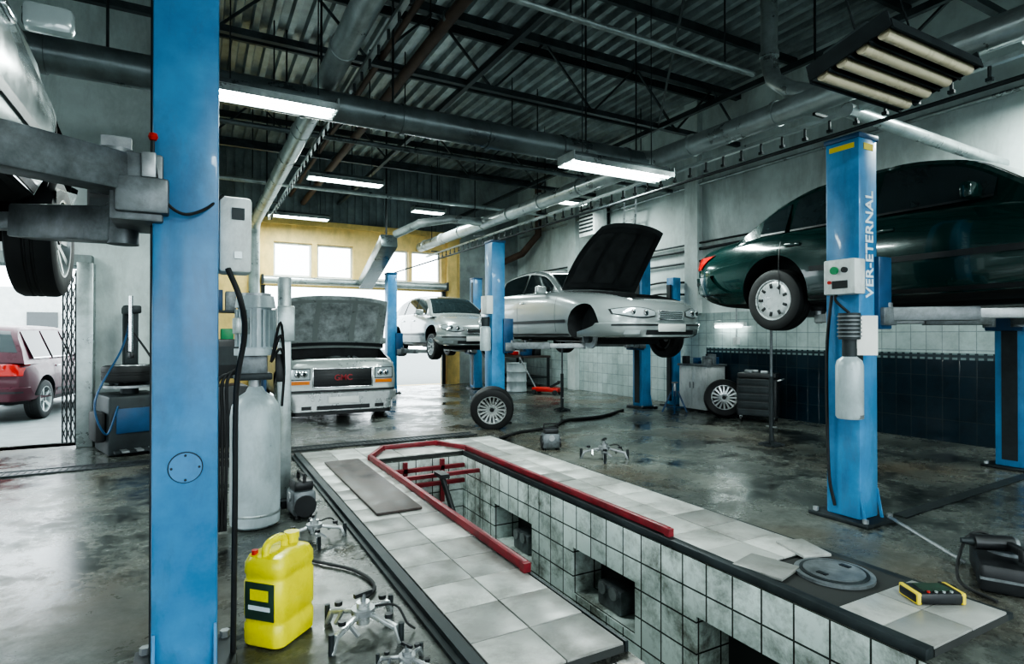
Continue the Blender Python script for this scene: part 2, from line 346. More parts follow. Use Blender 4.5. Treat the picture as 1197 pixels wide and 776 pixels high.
for (xa,xb,yy,zz,rr,mm,hs) in ((.5,5.45,4.4,4.36,.03,m_duct,(1,3,5)),(.2,8.85,9.2,4.5,.04,m_ductd,(1,3,5,8)),(.1,8.3,12.9,4.6,.05,m_duct,(1,3,5,8))):
    mb=MB('overhead_cross_pipe');mb.cyl((xa,yy,zz),(xb,yy,zz),rr,mm,12)
    for x in hs: mb.cyl((x,yy,zz),(x,yy,6.1),.01,m_steelD,6)
    mb.done()
mb=MB('compressed_air_line');mb.tube([(4.48,-1,3.045),(4.48,14.6,3.065)],.016,m_steelD,8);mb.done()
mb=MB('exhaust_extraction_duct');mb.beam((3.75,12.6,3.55),(4.05,15.8,2.85),.38,.3,m_ductd,.04);mb.cyl((3.8,13,3.6),(3.8,13,6.1),.02,m_steelD,8)
mb.tube([(3.9,12.6,3.7),(4.2,11.9,3.85),(4.8,11.6,3.95),(5.5,11.6,3.95)],.09,m_duct,14);mb.done()
mb=MB('wall_conduit')
for z,r in ((3.2,.03),(3.32,.02),(2.95,.025),(4.5,.03)): mb.tube([(8.93,-3,z),(8.93,15.9,z)],r,m_steelD if z<4 else m_duct,8)
for y in (2,5.5,7.6,10.4): mb.cyl((8.93,y,1.3),(8.93,y,3.2),.015,m_steel,8);mb.box((8.93,y,1.35),(.08,.1,.14),m_white)
mb.tube([(8.8,14.6,6.0),(8.8,14.6,4.4),(8.6,15.2,3.9),(8.3,15.9,3.7)],.1,m_rust,14)
for z in (2.6,2.35): mb.hose([(8.92,6+k*.9,z-.06*(k%2)) for k in range(11)],.022,m_rub,8)
mb.done()
mb=MB('wall_mounted_heater');mb.bx(8.45,8.85,11.4,12.05,3.9,4.7,m_white,.03)
for i in range(7): mb.bx(8.43,8.46,11.45,12.0,4.0+i*.09,4.04+i*.09,m_steelD)
mb.bx(8.84,9,11.5,11.6,4.0,4.6,m_steelD);mb.bx(8.84,9,11.8,11.9,4.0,4.6,m_steelD);mb.done()
mb=MB('wall_ladder')
for dx in (0,.4): mb.beam((8.85,10.4+dx,3.4),(8.65,10.1+dx,5.0),.04,.05,m_alu)
for i in range(6): mb.cyl((8.83-.033*i,10.36-.05*i,3.6+.25*i),(8.83-.033*i,10.76-.05*i,3.6+.25*i),.015,m_alu,8)
mb.done()
def fixture(x0,x1,y,z,lit=True,W=.30,energy=70,tilt=0,n=2,top=6.1):
    e=empty('fluorescent_light_fixture',((x0+x1)/2,y,z),(R(tilt),0,0));L=x1-x0
    mb=MB('housing');mb.box((0,0,.06),(L,W*.55,.07),m_ductd,None,.01)
    mb.grid([[(-L/2,-W/2,-.03),(L/2,-W/2,-.03)],[(-L/2,-W*.27,.05),(L/2,-W*.27,.05)],[(-L/2,W*.27,.05),(L/2,W*.27,.05)],[(-L/2,W/2,-.03),(L/2,W/2,-.03)]],m_white if lit else m_ductd)
    for sx in (-L/2,L/2): mb.box((sx,0,.02),(.015,W,.10),m_duct if lit else m_steelD)
    for k in range(n+1): 
        yy=-W/2+W*k/n; mb.box((0,yy,-.015),(L,.012,.06),m_duct if lit else m_steelD)
    mb.done(parent=e)
    t=MB('tubes')
    for k in range(n):
        yy=-W/2+W*(k+.5)/n;t.cyl((-L/2+.03,yy,-.025),(L/2-.03,yy,-.025),.019 if lit else .034,m_tube if lit else m_tubeoff,12)
    t.done(parent=e)
    h=MB('hangers')
    for sx in (-L*.35,L*.35): h.cyl((sx,0,.08),(sx,0,top-z),.006,m_steelD,6)
    h.done(parent=e)
    if lit:
        l=bpy.data.lights.new('tube_light','AREA');l.shape='RECTANGLE';l.size=L;l.size_y=W;l.energy=energy;l.color=(.88,1,.96)
        o=bpy.data.objects.new('tube_light',l);bpy.context.collection.objects.link(o);o.parent=e;o.location=(0,0,-.06)
    return e
fixture(.10,1.2,5.85,3.66);fixture(3.72,5.22,5.55,3.46,W=.34)
fixture(3.35,4.35,2.05,3.12,False,.5,tilt=-14,n=4)
fixture(1.5,2.9,14.9,4.35);fixture(1.8,3.2,11.2,4.4);fixture(4.6,5.4,13.5,4.5);fixture(6.6,7.9,11,4.5,energy=85)
fixture(-4.5,-3.2,6.7,4.2);fixture(-4,-2.6,-1,4.3);fixture(1.5,2.9,-1.5,4.3,energy=100);fixture(6.0,7.4,-1.5,4.3,energy=100);fixture(7.2,8.4,2.5,4.4,energy=80)  # unseen fixtures, added out of view to fill the room with light
mb=MB('wall_strip_lamp');mb.box((8.93,7.75,1.66),(.08,.7,.07),m_white);mb.cyl((8.88,7.45,1.62),(8.88,8.05,1.62),.02,m_tube,10);mb.done()
# ------------------------------------------------------------------ pit
mb=MB('wall_pit')
ZP=-1.5
panel(mb,(PX1,0,0),(0,1,0),(0,0,1),(1,0,0),(PY0,PY1),(ZP,0),[(4.85,5.65,-.76,-.37),(3.35,4.15,-.76,-.37),(1.95,2.75,-.76,-.37)],m_pitY,m_pitX,.3,m_grout)
panel(mb,(PX0,0,0),(0,1,0),(0,0,1),(-1,0,0),(PY0,PY1),(ZP,0),[(4.85,5.65,-.76,-.37),(3.35,4.15,-.76,-.37)],m_pitY,m_pitX,.3,m_grout)
panel(mb,(0,PY1,0),(1,0,0),(0,0,1),(0,1,0),(PX0,PX1),(ZP,0),[],m_pitX)
panel(mb,(0,PY0,0),(1,0,0),(0,0,1),(0,1,0),(PX0,PX1),(ZP,0),[],m_pitX)
mb.done(fixn=False)
mb=MB('floor_pit');mb.bx(PX0,PX1,PY0,PY1,ZP-.05,ZP,m_pitfl);mb.done()
mb=MB('inspection_pit_tile_surround')
def slab(x0,x1,y0,y1,nx,ny,skip=()):
    mb.bx(x0,x1,y0,y1,.001,.036,m_grout)
    tx=(x1-x0)/nx;ty=(y1-y0)/ny
    for i in range(nx):
        for j in range(ny):
            if (i,j) in skip: continue
            dz=random.uniform(0,.004)
            mb.bx(x0+i*tx+.003,x0+(i+1)*tx-.003,y0+j*ty+.003,y0+(j+1)*ty-.003,.03,.046+dz,random.choice(m_t),.003)
slab(1.10,PX0-.025,2.1,7.3,2,16);slab(PX1+.075,3.62,1.4,1.85,2,2);slab(PX1+.075,3.62,2.42,7.3,2,15);slab(PX0-.02,PX1+.07,6.56,7.3,3,2)
mb.bx(PX1+.075,3.62,1.86,2.41,.001,.03,m_grout)
mb.box((3.05,2.38,.045),(.26,.3,.02),m_t[3],Matrix.Rotation(R(14),3,'Z'),.004);mb.box((3.5,2.45,.055),(.2,.28,.02),m_t[1],Matrix.Rotation(R(-18),3,'Z'),.004)
mb.bx(1.03,1.09,2.1,7.35,.001,.05,m_steelD);mb.bx(1.0,1.03,2.1,7.35,.001,.02,m_steelD)
mb.bx(3.62,3.68,1.4,7.35,.001,.03,m_steelD)
mb.bx(PX1+.002,PX1+.07,1.4,6.5,.001,.052,m_steelD,.004);mb.bx(PX0-.02,PX0-.002,2.1,6.5,.001,.05,m_steelD)
mb.done()
mb=MB('manhole_cover');mb.cyl((3.33,2.13,.032),(3.33,2.13,.05),.215,m_arm,36);mb.cyl((3.33,2.13,.05),(3.33,2.13,.056),.185,m_steelD,36);mb.cyl((3.33,2.13,.056),(3.33,2.13,.06),.165,m_arm,36)
for a in (0,180): mb.box((3.33+.11*math.cos(R(a)),2.13,.062),(.03,.06,.006),m_blk)
mb.done()
mb=MB('red_pit_guard_rail');z=.085
pth=[(PX0-.03,3.0,z),(PX0-.03,6.5,z),(PX0+.25,6.98,z),(PX1-.15,6.98,z),(PX1+.05,6.5,z),(PX1+.05,3.05,z)]
for a,b in zip(pth[:-1],pth[1:]): mb.beam(a,b,.042,.055,m_red,.006)
for p_ in pth: mb.box((p_[0],p_[1],.08),(.048,.048,.054),m_red)
for zz in (-.10,-.28): mb.beam((PX0+.02,6.42,zz),(PX1-.02,6.42,zz),.045,.045,m_red)
mb.beam((PX0+.35,6.42,.0),(PX0+.35,6.42,-.5),.045,.045,m_red);mb.beam((PX1-.3,6.42,.0),(PX1-.3,6.42,-.5),.045,.045,m_red)
mb.beam((PX0+.02,6.0,-.08),(PX1-.02,6.0,-.08),.045,.04,m_red)
mb.done()
mb=MB('pit_jack');mb.cyl((2.3,5.8,-.04),(2.42,5.5,-.7),.03,m_blk,12);mb.cyl((2.42,5.5,-.7),(2.45,5.4,-1.0),.045,m_arm,12);mb.box((2.46,5.4,-1.25),(.3,.3,.5),m_arm);mb.box((2.3,5.8,-.03),(.1,.2,.04),m_blk);mb.done()
def lampbox(y):
    mb=MB('pit_lamp');mb.box((3.0,y,-.66),(.16,.30,.195),m_arm,None,.02);mb.cyl((2.92,y-.07,-.6),(2.90,y-.07,-.6),.05,m_steel,14);mb.cyl((2.92,y+.07,-.6),(2.90,y+.07,-.6),.05,m_steel,14);mb.done()
lampbox(3.75);lampbox(5.2)
mb=MB('plywood_board');mb.box((1.42,5.52,.062),(.37,2.1,.018),m_wood,None,.003);mb.done()
mb=MB('floor_drain_grate')
mb.bx(XL+.2,3.6,7.70,7.92,.001,.008,m_blk)
x=XL+.25
while x<3.55: mb.bx(x,x+.018,7.73,7.89,.008,.014,m_steelD);x+=.06
mb.bx(XL+.2,3.6,7.68,7.705,.002,.016,m_steelD);mb.bx(XL+.2,3.6,7.915,7.94,.002,.016,m_steelD);mb.done()
mb=MB('floor_channel_cover');mb.beam((4.95,2.62,.006),(7.6,2.75,.006),.1,.008,m_steelD);mb.done()
# ------------------------------------------------------------------ wheels
def wheel(mb,c,r,w,out=1,spokes=10,rim=None,style='alloy',steer=0):
    rim=rim or m_alu;old=mb.T
    mb.T=old@Matrix.Translation(c)@Matrix.Rotation(steer,4,'Z')
    rr=r*.66
    mb.lathe([(rr,-w/2),(rr+.02,-w*.5),(r*.86,-w*.52),(r*.96,-w*.46),(r,-w*.34),(r,-w*.12),(r*.985,-w*.1),(r*.985,-w*.06),(r,-w*.04),(r,w*.04),(r*.985,w*.06),(r*.985,w*.1),(r,w*.12),(r,w*.34),(r*.96,w*.46),(r*.86,w*.52),(rr+.02,w*.5),(rr,w/2)],m_rub,axis='X',n=36)
    o=out
    mb.lathe([(rr+.012,w*.5),(rr-.012,w*.49),(rr-.02,w*.3),(rr-.04,-w*.45)],rim,axis='X',n=36,flip=o)
    mb.lathe([(rr-.03,w*.02),(.0,w*.02)],m_blk,axis='X',n=36,flip=o)
    if style=='alloy':
        for i in range(spokes):
            a=2*math.pi*i/spokes
            p0=Vector((o*w*.34,.05*math.cos(a),.05*math.sin(a)));p1=Vector((o*w*.44,(rr-.01)*math.cos(a),(rr-.01)*math.sin(a)))
            tg=Vector((0,-math.sin(a),math.cos(a)))
            wi,wo=.010+.04/spokes,.008+.13/spokes;vs=[]
            for pp,ww in ((p0,wi),(p1,wo)):
                for sg in (-1,1):
                    for dp in (0,-.03*o): vs.append(pp+tg*ww*sg+Vector((dp,0,0)))
            mb.add(vs,[(0,2,6,4),(1,5,7,3),(0,4,5,1),(2,3,7,6),(4,6,7,5)],rim)
        mb.cyl((0,0,0),(o*w*.38,0,0),.065,rim,20);mb.cyl((o*w*.38,0,0),(o*w*.41,0,0),.035,m_blk,16)
    else:
        mb.lathe([(rr-.005,w*.40),(rr*.82,w*.47),(rr*.55,w*.46),(rr*.3,w*.42),(0,w*.44)],rim,axis='X',n=36,flip=o)
        for i in range(9):
            a=2*math.pi*i/9;mb.box((o*w*.475,rr*.70*math.cos(a),rr*.70*math.sin(a)),(.012,.05,.03),m_blk,Matrix.Rotation(a,3,'X'),.004)
    mb.T=old
# ------------------------------------------------------------------ cars
def interp(pts):
    xs=[p[0] for p in pts];ys=[p[1] for p in pts];n=len(xs)
    h=[xs[i+1]-xs[i] for i in range(n-1)];dl=[(ys[i+1]-ys[i])/h[i] for i in range(n-1)];d=[0]*n;d[0]=dl[0];d[-1]=dl[-1]
    for i in range(1,n-1): d[i]=0 if dl[i-1]*dl[i]<=0 else 2*dl[i-1]*dl[i]/(dl[i-1]+dl[i])
    def f(x):
        if x<=xs[0]:return ys[0]
        if x>=xs[-1]:return ys[-1]
        i=0
        while x>xs[i+1]:i+=1
        t=(x-xs[i])/h[i];return (2*t**3-3*t*t+1)*ys[i]+(t**3-2*t*t+t)*h[i]*d[i]+(-2*t**3+3*t*t)*ys[i+1]+(t**3-t*t)*h[i]*d[i+1]
    return f
SEC=[(0,0),(.5,0),(.84,0),(.94,.05),(.975,.16),(.992,.32),(1,.48),(.998,.62),(.985,.76),(.955,.88),(.91,.955),(.84,.99),(.6,1),(.3,1),(0,1)]
SRD=[(0,0),(.5,0),(.80,.02),(.90,.07),(.955,.17),(.985,.31),(1,.46),(.992,.58),(.965,.69),(.92,.79),(.86,.87),(.77,.935),(.58,.98),(.3,1),(0,1)]
def car(name,loc,rotz,P):
    L=P['L'];top=interp(P['top']);bot=interp(P['bot']);pl=interp(P['plan']);gh=interp(P['gh']);g0,g1=P['gh'][0][0],P['gh'][-1][0]
    belt=P['belt'];Wb=P['Wb'];tum=P['tum'];paint=P['paint'];rw=P['r'];W=max(p[1] for p in P['plan'])
    rnd=0 if name=='cargo_van' else 1
    def secs(s):
        k=rnd*max(max(0,min(1,(1.9-s)/1.1)),.7*max(0,min(1,(s-L+1.1)/.8)))
        return [(a0*(1-k)+a1*k,b0*(1-k)+b1*k) for (a0,b0),(a1,b1) in zip(SEC,SRD)]
    def secf(t,s):
        Q=secs(s);t=min(max(t,.03),.97)
        for (a0,b0),(a1,b1) in zip(Q[2:-3],Q[3:-2]):
            if b0<=t<=b1: return a0+(a1-a0)*(t-b0)/(b1-b0+1e-9)
        return Q[-4][0] if t>.5 else Q[2][0]
    E=empty(name,loc,(0,0,rotz));Y=lambda s:s-L/2
    mb=MB('body');N=60;S=[L*(.5-.5*math.cos(math.pi*i/N)) for i in range(N+1)]
    rings=[]
    for s in S:
        zb,zt,w=bot(s),top(s),pl(s);h=zt-zb
        half=[(w*a,zb+h*b+(.02*(1-a*a) if b>.9 else 0)) for a,b in secs(s)]
        rg=half+[(-a,b) for a,b in half[-2:0:-1]]
        rings.append([(a,Y(s),b) for a,b in rg])
    n=len(rings[0]);vs=[v for r_ in rings for v in r_]
    fs=[(i*n+k,i*n+(k+1)%n,(i+1)*n+(k+1)%n,(i+1)*n+k) for i in range(N) for k in range(n)]
    fs+=[tuple(range(n))[::-1],tuple(range(N*n,(N+1)*n))]
    mb.add(vs,fs,paint);mb.idx(m_under)
    ob=mb.done(ang=40)
    cm=MB('cut');cm.idx(paint);
    for s in P['wheels']:
        for sx in (-1,1): cm.cyl((sx*(W-.30),Y(s),rw+.02),(sx*(W+.2),Y(s),rw+.02),rw+.065,m_under,32)
    if P.get('open'):
        o=P['open'];a,b=Y(o[0]),Y(o[1]);w0,w1=o[2]*(.78 if rnd else .95),o[2]
        cm.add([(-w0,a,o[3]),(w0,a,o[3]),(w1,b,o[3]),(-w1,b,o[3]),(-w0,a,2),(w0,a,2),(w1,b,2),(-w1,b,2)],[(3,2,1,0),(4,5,6,7),(0,1,5,4),(1,2,6,5),(2,3,7,6),(3,0,4,7)],m_under)
    co=cm.done()
    bo=ob.modifiers.new('b','BOOLEAN');bo.operation='DIFFERENCE';bo.object=co;bo.solver='EXACT'
    dg=bpy.context.evaluated_depsgraph_get();nm=bpy.data.meshes.new_from_object(ob.evaluated_get(dg))
    ob.modifiers.clear();ob.data=nm;bpy.data.objects.remove(co)
    nm.set_sharp_from_angle(angle=R(38));ob.parent=E
    for p_ in nm.polygons:
        if p_.normal.z<-.8: p_.material_index=1
    def bx_(s,z):
        zb,zt,w=bot(s),top(s),pl(s);return w*secf((z-zb)/(zt-zb),s)
    def pinv(x,z,rear):
        f=lambda q:bx_(L-q if rear else q,z)
        if x<=f(0):return 0
        lo,hi=0,min(L*.3,1.1)
        for _ in range(22):
            md=(lo+hi)/2
            if f(md)<x: lo=md
            else: hi=md
        return lo
    d=MB('trim_and_glass')
    def patch(s0,s1,z0,z1,m,off=.006,ns=8,nz=4,sides=(1,-1)):
        for sd in sides:
            d.grid([[(sd*(bx_(s0+(s1-s0)*i/ns,z0+(z1-z0)*j/nz)+off),Y(s0+(s1-s0)*i/ns),z0+(z1-z0)*j/nz) for j in range(nz+1)] for i in range(ns+1)],m)
    def skin(x,z,off,rear=False):
        s=pinv(abs(x),z,rear);e=min(1,s/.25)
        return (x+math.copysign(off*e,x),(Y(L-s)+off) if rear else (Y(s)-off),z)
    def fpatch(x0,x1,z0,z1,m,off=.01,n_=8,rear=False,lip=.0,nz=3,rise=0,taper=0):
        for sd in (1,-1):
            rows=[(j/nz,off) for j in range(nz+1)]
            if lip: rows=[(0,off-lip)]+[(.06,off)]+rows[1:-1]+[(.94,off),(1,off-lip)]
            G_=[]
            for i in range(n_+1):
                u=i/n_;tp=taper*(2*u-1)**2;za=z0+rise*u+(z1-z0)*tp*.5;zz=z1+rise*u-(z1-z0)*tp*.5
                G_.append([skin(sd*(x0+(x1-x0)*u),za+(zz-za)*v,of,rear) for v,of in rows])
            d.grid(G_,m)
    ys=lambda z:Wb-(max(z,belt)-belt)*tum
    G=[g0+(g1-g0)*i/40 for i in range(41)];ts=[0,.3,.6,.85,1]
    zc=lambda z,t:z+.02-.03*t**2
    gr=[]
    for s in G:
        zr=gh(s);hw=ys(zr)-.03
        half=[(min(Wb,ys(belt)),belt-.08),(ys(max(belt-.05,zr-.05)),max(belt-.07,zr-.05))]+[(hw*t,zc(zr,t)) for t in ts[::-1]]
        gr.append([(a,Y(s),b) for a,b in half]+[(-a,Y(s),b) for a,b in half[-2::-1]])
    d.grid(gr,paint)
    def topglass(s0,s1,m=m_glass,n_=10,mar=.07):
        d.grid([[( (ys(gh(s))-mar)*t,Y(s),zc(gh(s),abs(t))+.011) for t in (-1,-.85,-.6,-.3,0,.3,.6,.85,1)] for s in [s0+(s1-s0)*i/n_ for i in range(n_+1)]],m)
    topglass(*P['ws']);topglass(*P['rwn'])
    for (s0,s1) in P['win']:
        for sd in (1,-1):
            rows=[]
            for i in range(13):
                s=s0+(s1-s0)*i/12;z0=belt+.03;z1=max(z0+.001,gh(s)-.075)
                rows.append([(sd*(ys(z0+(z1-z0)*j/4)+.008),Y(s),z0+(z1-z0)*j/4) for j in range(5)])
            d.grid(rows,m_glass)
            d.grid([[(sd*(ys(belt+.02)+.012),Y(s_),belt+.01),(sd*(ys(belt+.03)+.012),Y(s_),belt+.03)] for s_ in (s0,(s0+s1)/2,s1)],m_chrome if P.get('hm') is m_chrome else m_blk)
    for s in P['seams']: patch(s-.005,s+.005,bot(s)+.12,belt-.03,m_blk,.003,1,8)
    for s in P.get('handles',[]):
        for sd in (1,-1): d.box((sd*(bx_(s,belt-.14)+.012),Y(s),belt-.14),(.02,.17,.03),P.get('hm',paint),None,.006)
    if P.get('mould'): patch(P['wheels'][0]+rw+.1,P['wheels'][1]-rw-.1,P['mould']-.025,P['mould']+.025,m_blk,.012,14,2)
    patch(P['wheels'][0]+rw+.08,P['wheels'][1]-rw-.08,bot(2)+.02,bot(2)+.09,m_blk,.004,14,2)
    for sd in (1,-1):
        if P.get('mirror',1): d.box((sd*(Wb+.12),Y(P['ws'][0]+.42),belt+.06),(.2,.09,.13),paint,None,.03)
    F=P['front'];z0=F['gz'];yf=-L/2;yr=L/2
    d.box((0,yf-.004,(z0[0]+z0[1])/2),(F['gw']*2,.03,z0[1]-z0[0]),F.get('gm',m_blk),None,.006)
    for zz in z0: d.box((0,yf-.012,zz),(F['gw']*2+.03,.03,.022),m_chrome,None,.006)
    for sd in (1,-1): d.box((sd*(F['gw']+.005),yf-.012,(z0[0]+z0[1])/2),(.022,.03,z0[1]-z0[0]),m_chrome,None,.006)
    for i in range(1,5): d.box((0,yf-.021,z0[0]+(z0[1]-z0[0])*i/5),(F['gw']*2-.02,.008,.008),F.get('bar',m_chrome))
    hx0,hx1,hz0,hz1=F['hl'];tp=.55*rnd
    fpatch(hx0-.012,hx1+.015,hz0-.012,hz1+.01,m_blk,.006,14,taper=tp,rise=F.get('rise',0))
    fpatch(hx0,hx1,hz0,hz1,m_lens,.014,14,lip=.01,taper=tp,rise=F.get('rise',0))
    for sd in (1,-1):
        for fx in ((.3,.62) if hx1-hx0>.25 else (.5,)):
            c_=Vector(skin(sd*(hx0+(hx1-hx0)*fx),(hz0+hz1)/2+F.get('rise',0)*fx,.012));rr_=(hz1-hz0)*.33
            d.lathe([(rr_,0),(rr_*.95,.012),(rr_*.6,.02),(0,.024)],m_chrome,c_,'Y',18,-1);d.lathe([(rr_*.5,.022),(0,.03)],m_glass,c_,'Y',14,-1)
    if F.get('amber'): fpatch(hx0,hx1,hz0-.085,hz0-.025,m_amber,.012,10)
    b0,b1=F['bump'];bm_=F.get('bm',paint);of=.05 if not rnd else .03
    if not rnd:
        fpatch(0,W*.96,b1-.01,b1+.035,m_blk,.008,24,nz=1)
        fpatch(0,W*.90,b0-.05,b0+.02,m_blk,.02,24,nz=1)
    fpatch(0,W*.96,b0,b1,bm_,of,24,lip=of-.002,nz=5)
    if rnd: fpatch(0,W*.88,(b0+b1)/2+.06,(b0+b1)/2+.085,m_blk,of+.004,18,nz=1)
    fpatch(0,.45,b0+.04,b0+.11,m_blk,of+.004,6,nz=1);fpatch(.54,.70,b0+.05,b0+.11,m_lens if rnd else m_blk,of+.006,4,nz=1)
    d.box((0,yf-of-.012,(b0+b1)/2+.03),(.52,.02,.11),m_plate,None,.004)
    T_=P['tail']
    fpatch(.40 if rnd else W*.84,W*(.90 if rnd else .97),T_[0],T_[1],m_tail,.012,12,rear=True,lip=.01)
    fpatch(0,W*.96,.36,.60,P.get('rbm',paint),.03,24,rear=True,lip=.028);fpatch(0,W*.9,.50,.53,m_blk,.034,18,rear=True,nz=1)
    d.box((0,yr+.012,.78),(.52,.02,.11),m_plate)
    d.done(parent=E,ang=30)
    u=MB('wheels_and_running_gear')
    for k,s in enumerate(P['wheels']):
        dr=P.get('droop',0)
        for sd in (1,-1):
            if P.get('nowheel')==(k,sd):
                u.cyl((sd*(W-.2),Y(s),rw-dr),(sd*(W-.17),Y(s),rw-dr),.165,m_steel,28);u.cyl((sd*(W-.2),Y(s),rw-dr),(sd*(W-.10),Y(s),rw-dr),.075,m_steelD,18);u.box((sd*(W-.2),Y(s)+.15,rw-dr),(.1,.07,.18),m_arm,None,.02)
                continue
            wheel(u,(sd*(W-.115),Y(s),rw-dr),rw,.21,sd,P.get('spokes',10),style=P.get('rim','alloy'),steer=P.get('steer',0) if k==0 else 0)
        u.cyl((-W+.2,Y(s),rw-dr),(W-.2,Y(s),rw-dr),.035,m_under,10)
        for sd in (1,-1): u.cyl((sd*(W-.3),Y(s)+.05,rw-dr),(sd*(W-.36),Y(s)+.03,.62),.04,m_under,10)
    zf=bot(L/2)
    u.box((0,Y(P['wheels'][0])+.1,zf-.02),(.7,.9,.12),m_under,None,.03)
    u.tube([(.15,Y(P['wheels'][0])+.5,zf-.03),(.15,0,zf-.03),(.3,.4,zf-.03),(.35,Y(P['wheels'][1])-.4,zf-.03)],.035,m_steel,10)
    u.box((.35,Y(P['wheels'][1])+.5,zf+.0),(.5,.4,.16),m_arm,None,.05)
    u.box((0,0,zf-.01),(.3,L*.5,.05),m_under)
    if P.get('open'):
        o=P['open'];zz=o[3]+P.get('ez',0)
        if P.get('ez'): u.box((0,Y((o[0]+o[1])/2),o[3]+P['ez']/2),(.5,.5,P['ez']),m_blk)
        u.box((0,Y((o[0]+o[1])/2),zz+.10),(.55,(o[1]-o[0])*.6,.18),m_arm,None,.04);u.box((0,Y((o[0]+o[1])/2),zz+.2),(.35,(o[1]-o[0])*.5,.05),m_blk,None,.02)
        u.box((o[2]*.7,Y(o[0]+.5),zz+.10),(.2,.3,.18),m_blk,None,.02);u.cyl((-o[2]*.65,Y(o[0]+.45),zz),(-o[2]*.65,Y(o[0]+.45),zz+.2),.11,m_blk,18)
        u.cyl((-.2,Y(o[0]+.15),zz+.12),(.25,Y(o[0]+.15),zz+.12),.06,m_steel,14);u.box((0,Y(o[0]+.05),zz+.06),(o[2]*1.4,.06,.10),m_blk)
        for i in range(5): u.hose([(random.uniform(-.4,.4),Y(o[0]+.1),zz+.12),(random.uniform(-.4,.4),Y((o[0]+o[1])/2),zz+.22),(random.uniform(-.5,.5),Y(o[1]-.1),zz+.16)],.02,m_rub if i%2 else m_steel,8)
        for i in range(6): u.cyl((random.uniform(-.6,.6),Y(o[0]+random.uniform(.15,.5)),zz),(random.uniform(-.6,.6),Y(o[0]+random.uniform(.15,.5)),zz+.14),random.uniform(.03,.06),random.choice((m_steel,m_blk,m_alu)),12)
    u.done(parent=E,ang=35)
    if P.get('hood'):
        sh,zh,ln,hw,th,mu,tap=P['hood'];h=MB('open_hood')
        def hp(a,t,o_):
            b=.05*(1-a*a)+.06*math.sin(math.pi*t)
            w=hw*(1-tap*t**2.5);dy=t*ln*(1-.06*abs(a)**3)
            yy=-dy*math.cos(th)+(b+o_)*math.sin(th);zz=dy*math.sin(th)+(b+o_)*math.cos(th)
            return (a*w,Y(sh)+yy,zh+zz)
        A=[-1+2*i/16 for i in range(17)];TT=[i/12 for i in range(13)]
        h.grid([[hp(a,t,0) for a in A] for t in TT],paint)
        h.grid([[hp(a,t,-.03 if abs(a)<.99 and 0<t<1 else -.012) for a in A] for t in TT],mu)
        rb=paint if P.get('ribp') else m_blk
        for a in (-.93,-.35,.35,.88): h.grid([[hp(a-.05,t,-.045),hp(a+.05,t,-.045)] for t in TT[1:-1]],rb)
        for t in (.06,.88): h.grid([[hp(a,t,-.045),hp(a,t+.06,-.045)] for a in A[1:-1]],rb)
        if P.get('ribp'): h.grid([[hp(a,.0,-.05),hp(a,.10,-.05)] for a in A],m_blk)
        h.done(parent=E,fixn=False)
    return E
audi=dict(L=4.85,Wb=.80,tum=.40,belt=.96,r=.325,paint=m_green,rim='hub',droop=.06,
 top=[(0,.64),(.04,.70),(.18,.77),(.6,.85),(1.3,.93),(1.6,.95),(3.6,.99),(4.2,.99),(4.6,.97),(4.78,.93),(4.85,.84)],
 bot=[(0,.36),(.1,.24),(.5,.2),(4.2,.2),(4.65,.28),(4.85,.40)],plan=[(0,.60),(.1,.76),(.4,.865),(1,.89),(3.8,.89),(4.4,.86),(4.72,.79),(4.85,.68)],
 gh=[(1.25,.90),(1.4,.98),(2.05,1.38),(2.55,1.46),(3.25,1.44),(3.65,1.32),(4.1,1.02),(4.2,.94)],ws=(1.4,2.05),rwn=(3.6,4.05),win=[(1.72,2.62),(2.70,3.48),(3.54,3.84)],
 wheels=(.93,3.63),seams=[1.45,2.66,3.55],handles=[2.5,3.4],mould=.55,front=dict(gw=.28,gz=(.50,.62),hl=(.34,.74,.50,.64),bump=(.26,.46)),tail=(.68,.84),hm=m_green)
car('sedan_car',(6.23,2.88,1.56),0,audi)
merc=dict(audi);merc.update(L=5.0,paint=m_silver,rim='alloy',spokes=10,r=.33,belt=.97,droop=.12,tum=.42,
 top=[(0,.60),(.03,.66),(.12,.72),(.35,.80),(.8,.90),(1.4,.97),(1.8,1.0),(3.7,1.03),(4.4,1.02),(4.8,.99),(4.94,.93),(5.0,.84)],
 bot=[(0,.34),(.1,.22),(.5,.19),(4.4,.19),(4.8,.28),(5.0,.42)],plan=[(0,.36),(.03,.50),(.10,.64),(.22,.76),(.42,.85),(.75,.91),(1.1,.925),(4,.925),(4.6,.88),(4.9,.78),(5,.64)],Wb=.815,
 gh=[(1.5,.93),(1.7,1.01),(2.4,1.37),(3.0,1.45),(3.6,1.41),(4.05,1.26),(4.5,1.04),(4.6,.97)],ws=(1.7,2.4),rwn=(3.9,4.43),win=[(1.98,2.92),(3.0,3.82),(3.9,4.2)],
 wheels=(.95,4.0),seams=[1.7,2.97,4.05],handles=[2.8,3.7],front=dict(gw=.22,gz=(.48,.60),hl=(.30,.80,.50,.64),bump=(.22,.44),gm=m_steelD,rise=.03),tail=(.72,.88),
 open=(.28,1.5,.64,.62),hood=(1.72,1.0,1.38,.78,R(46),m_liner,.2),nowheel=(0,-1),hm=m_chrome,mould=.48)
car('sedan_car',(6.12,8.9,1.2),0,merc)
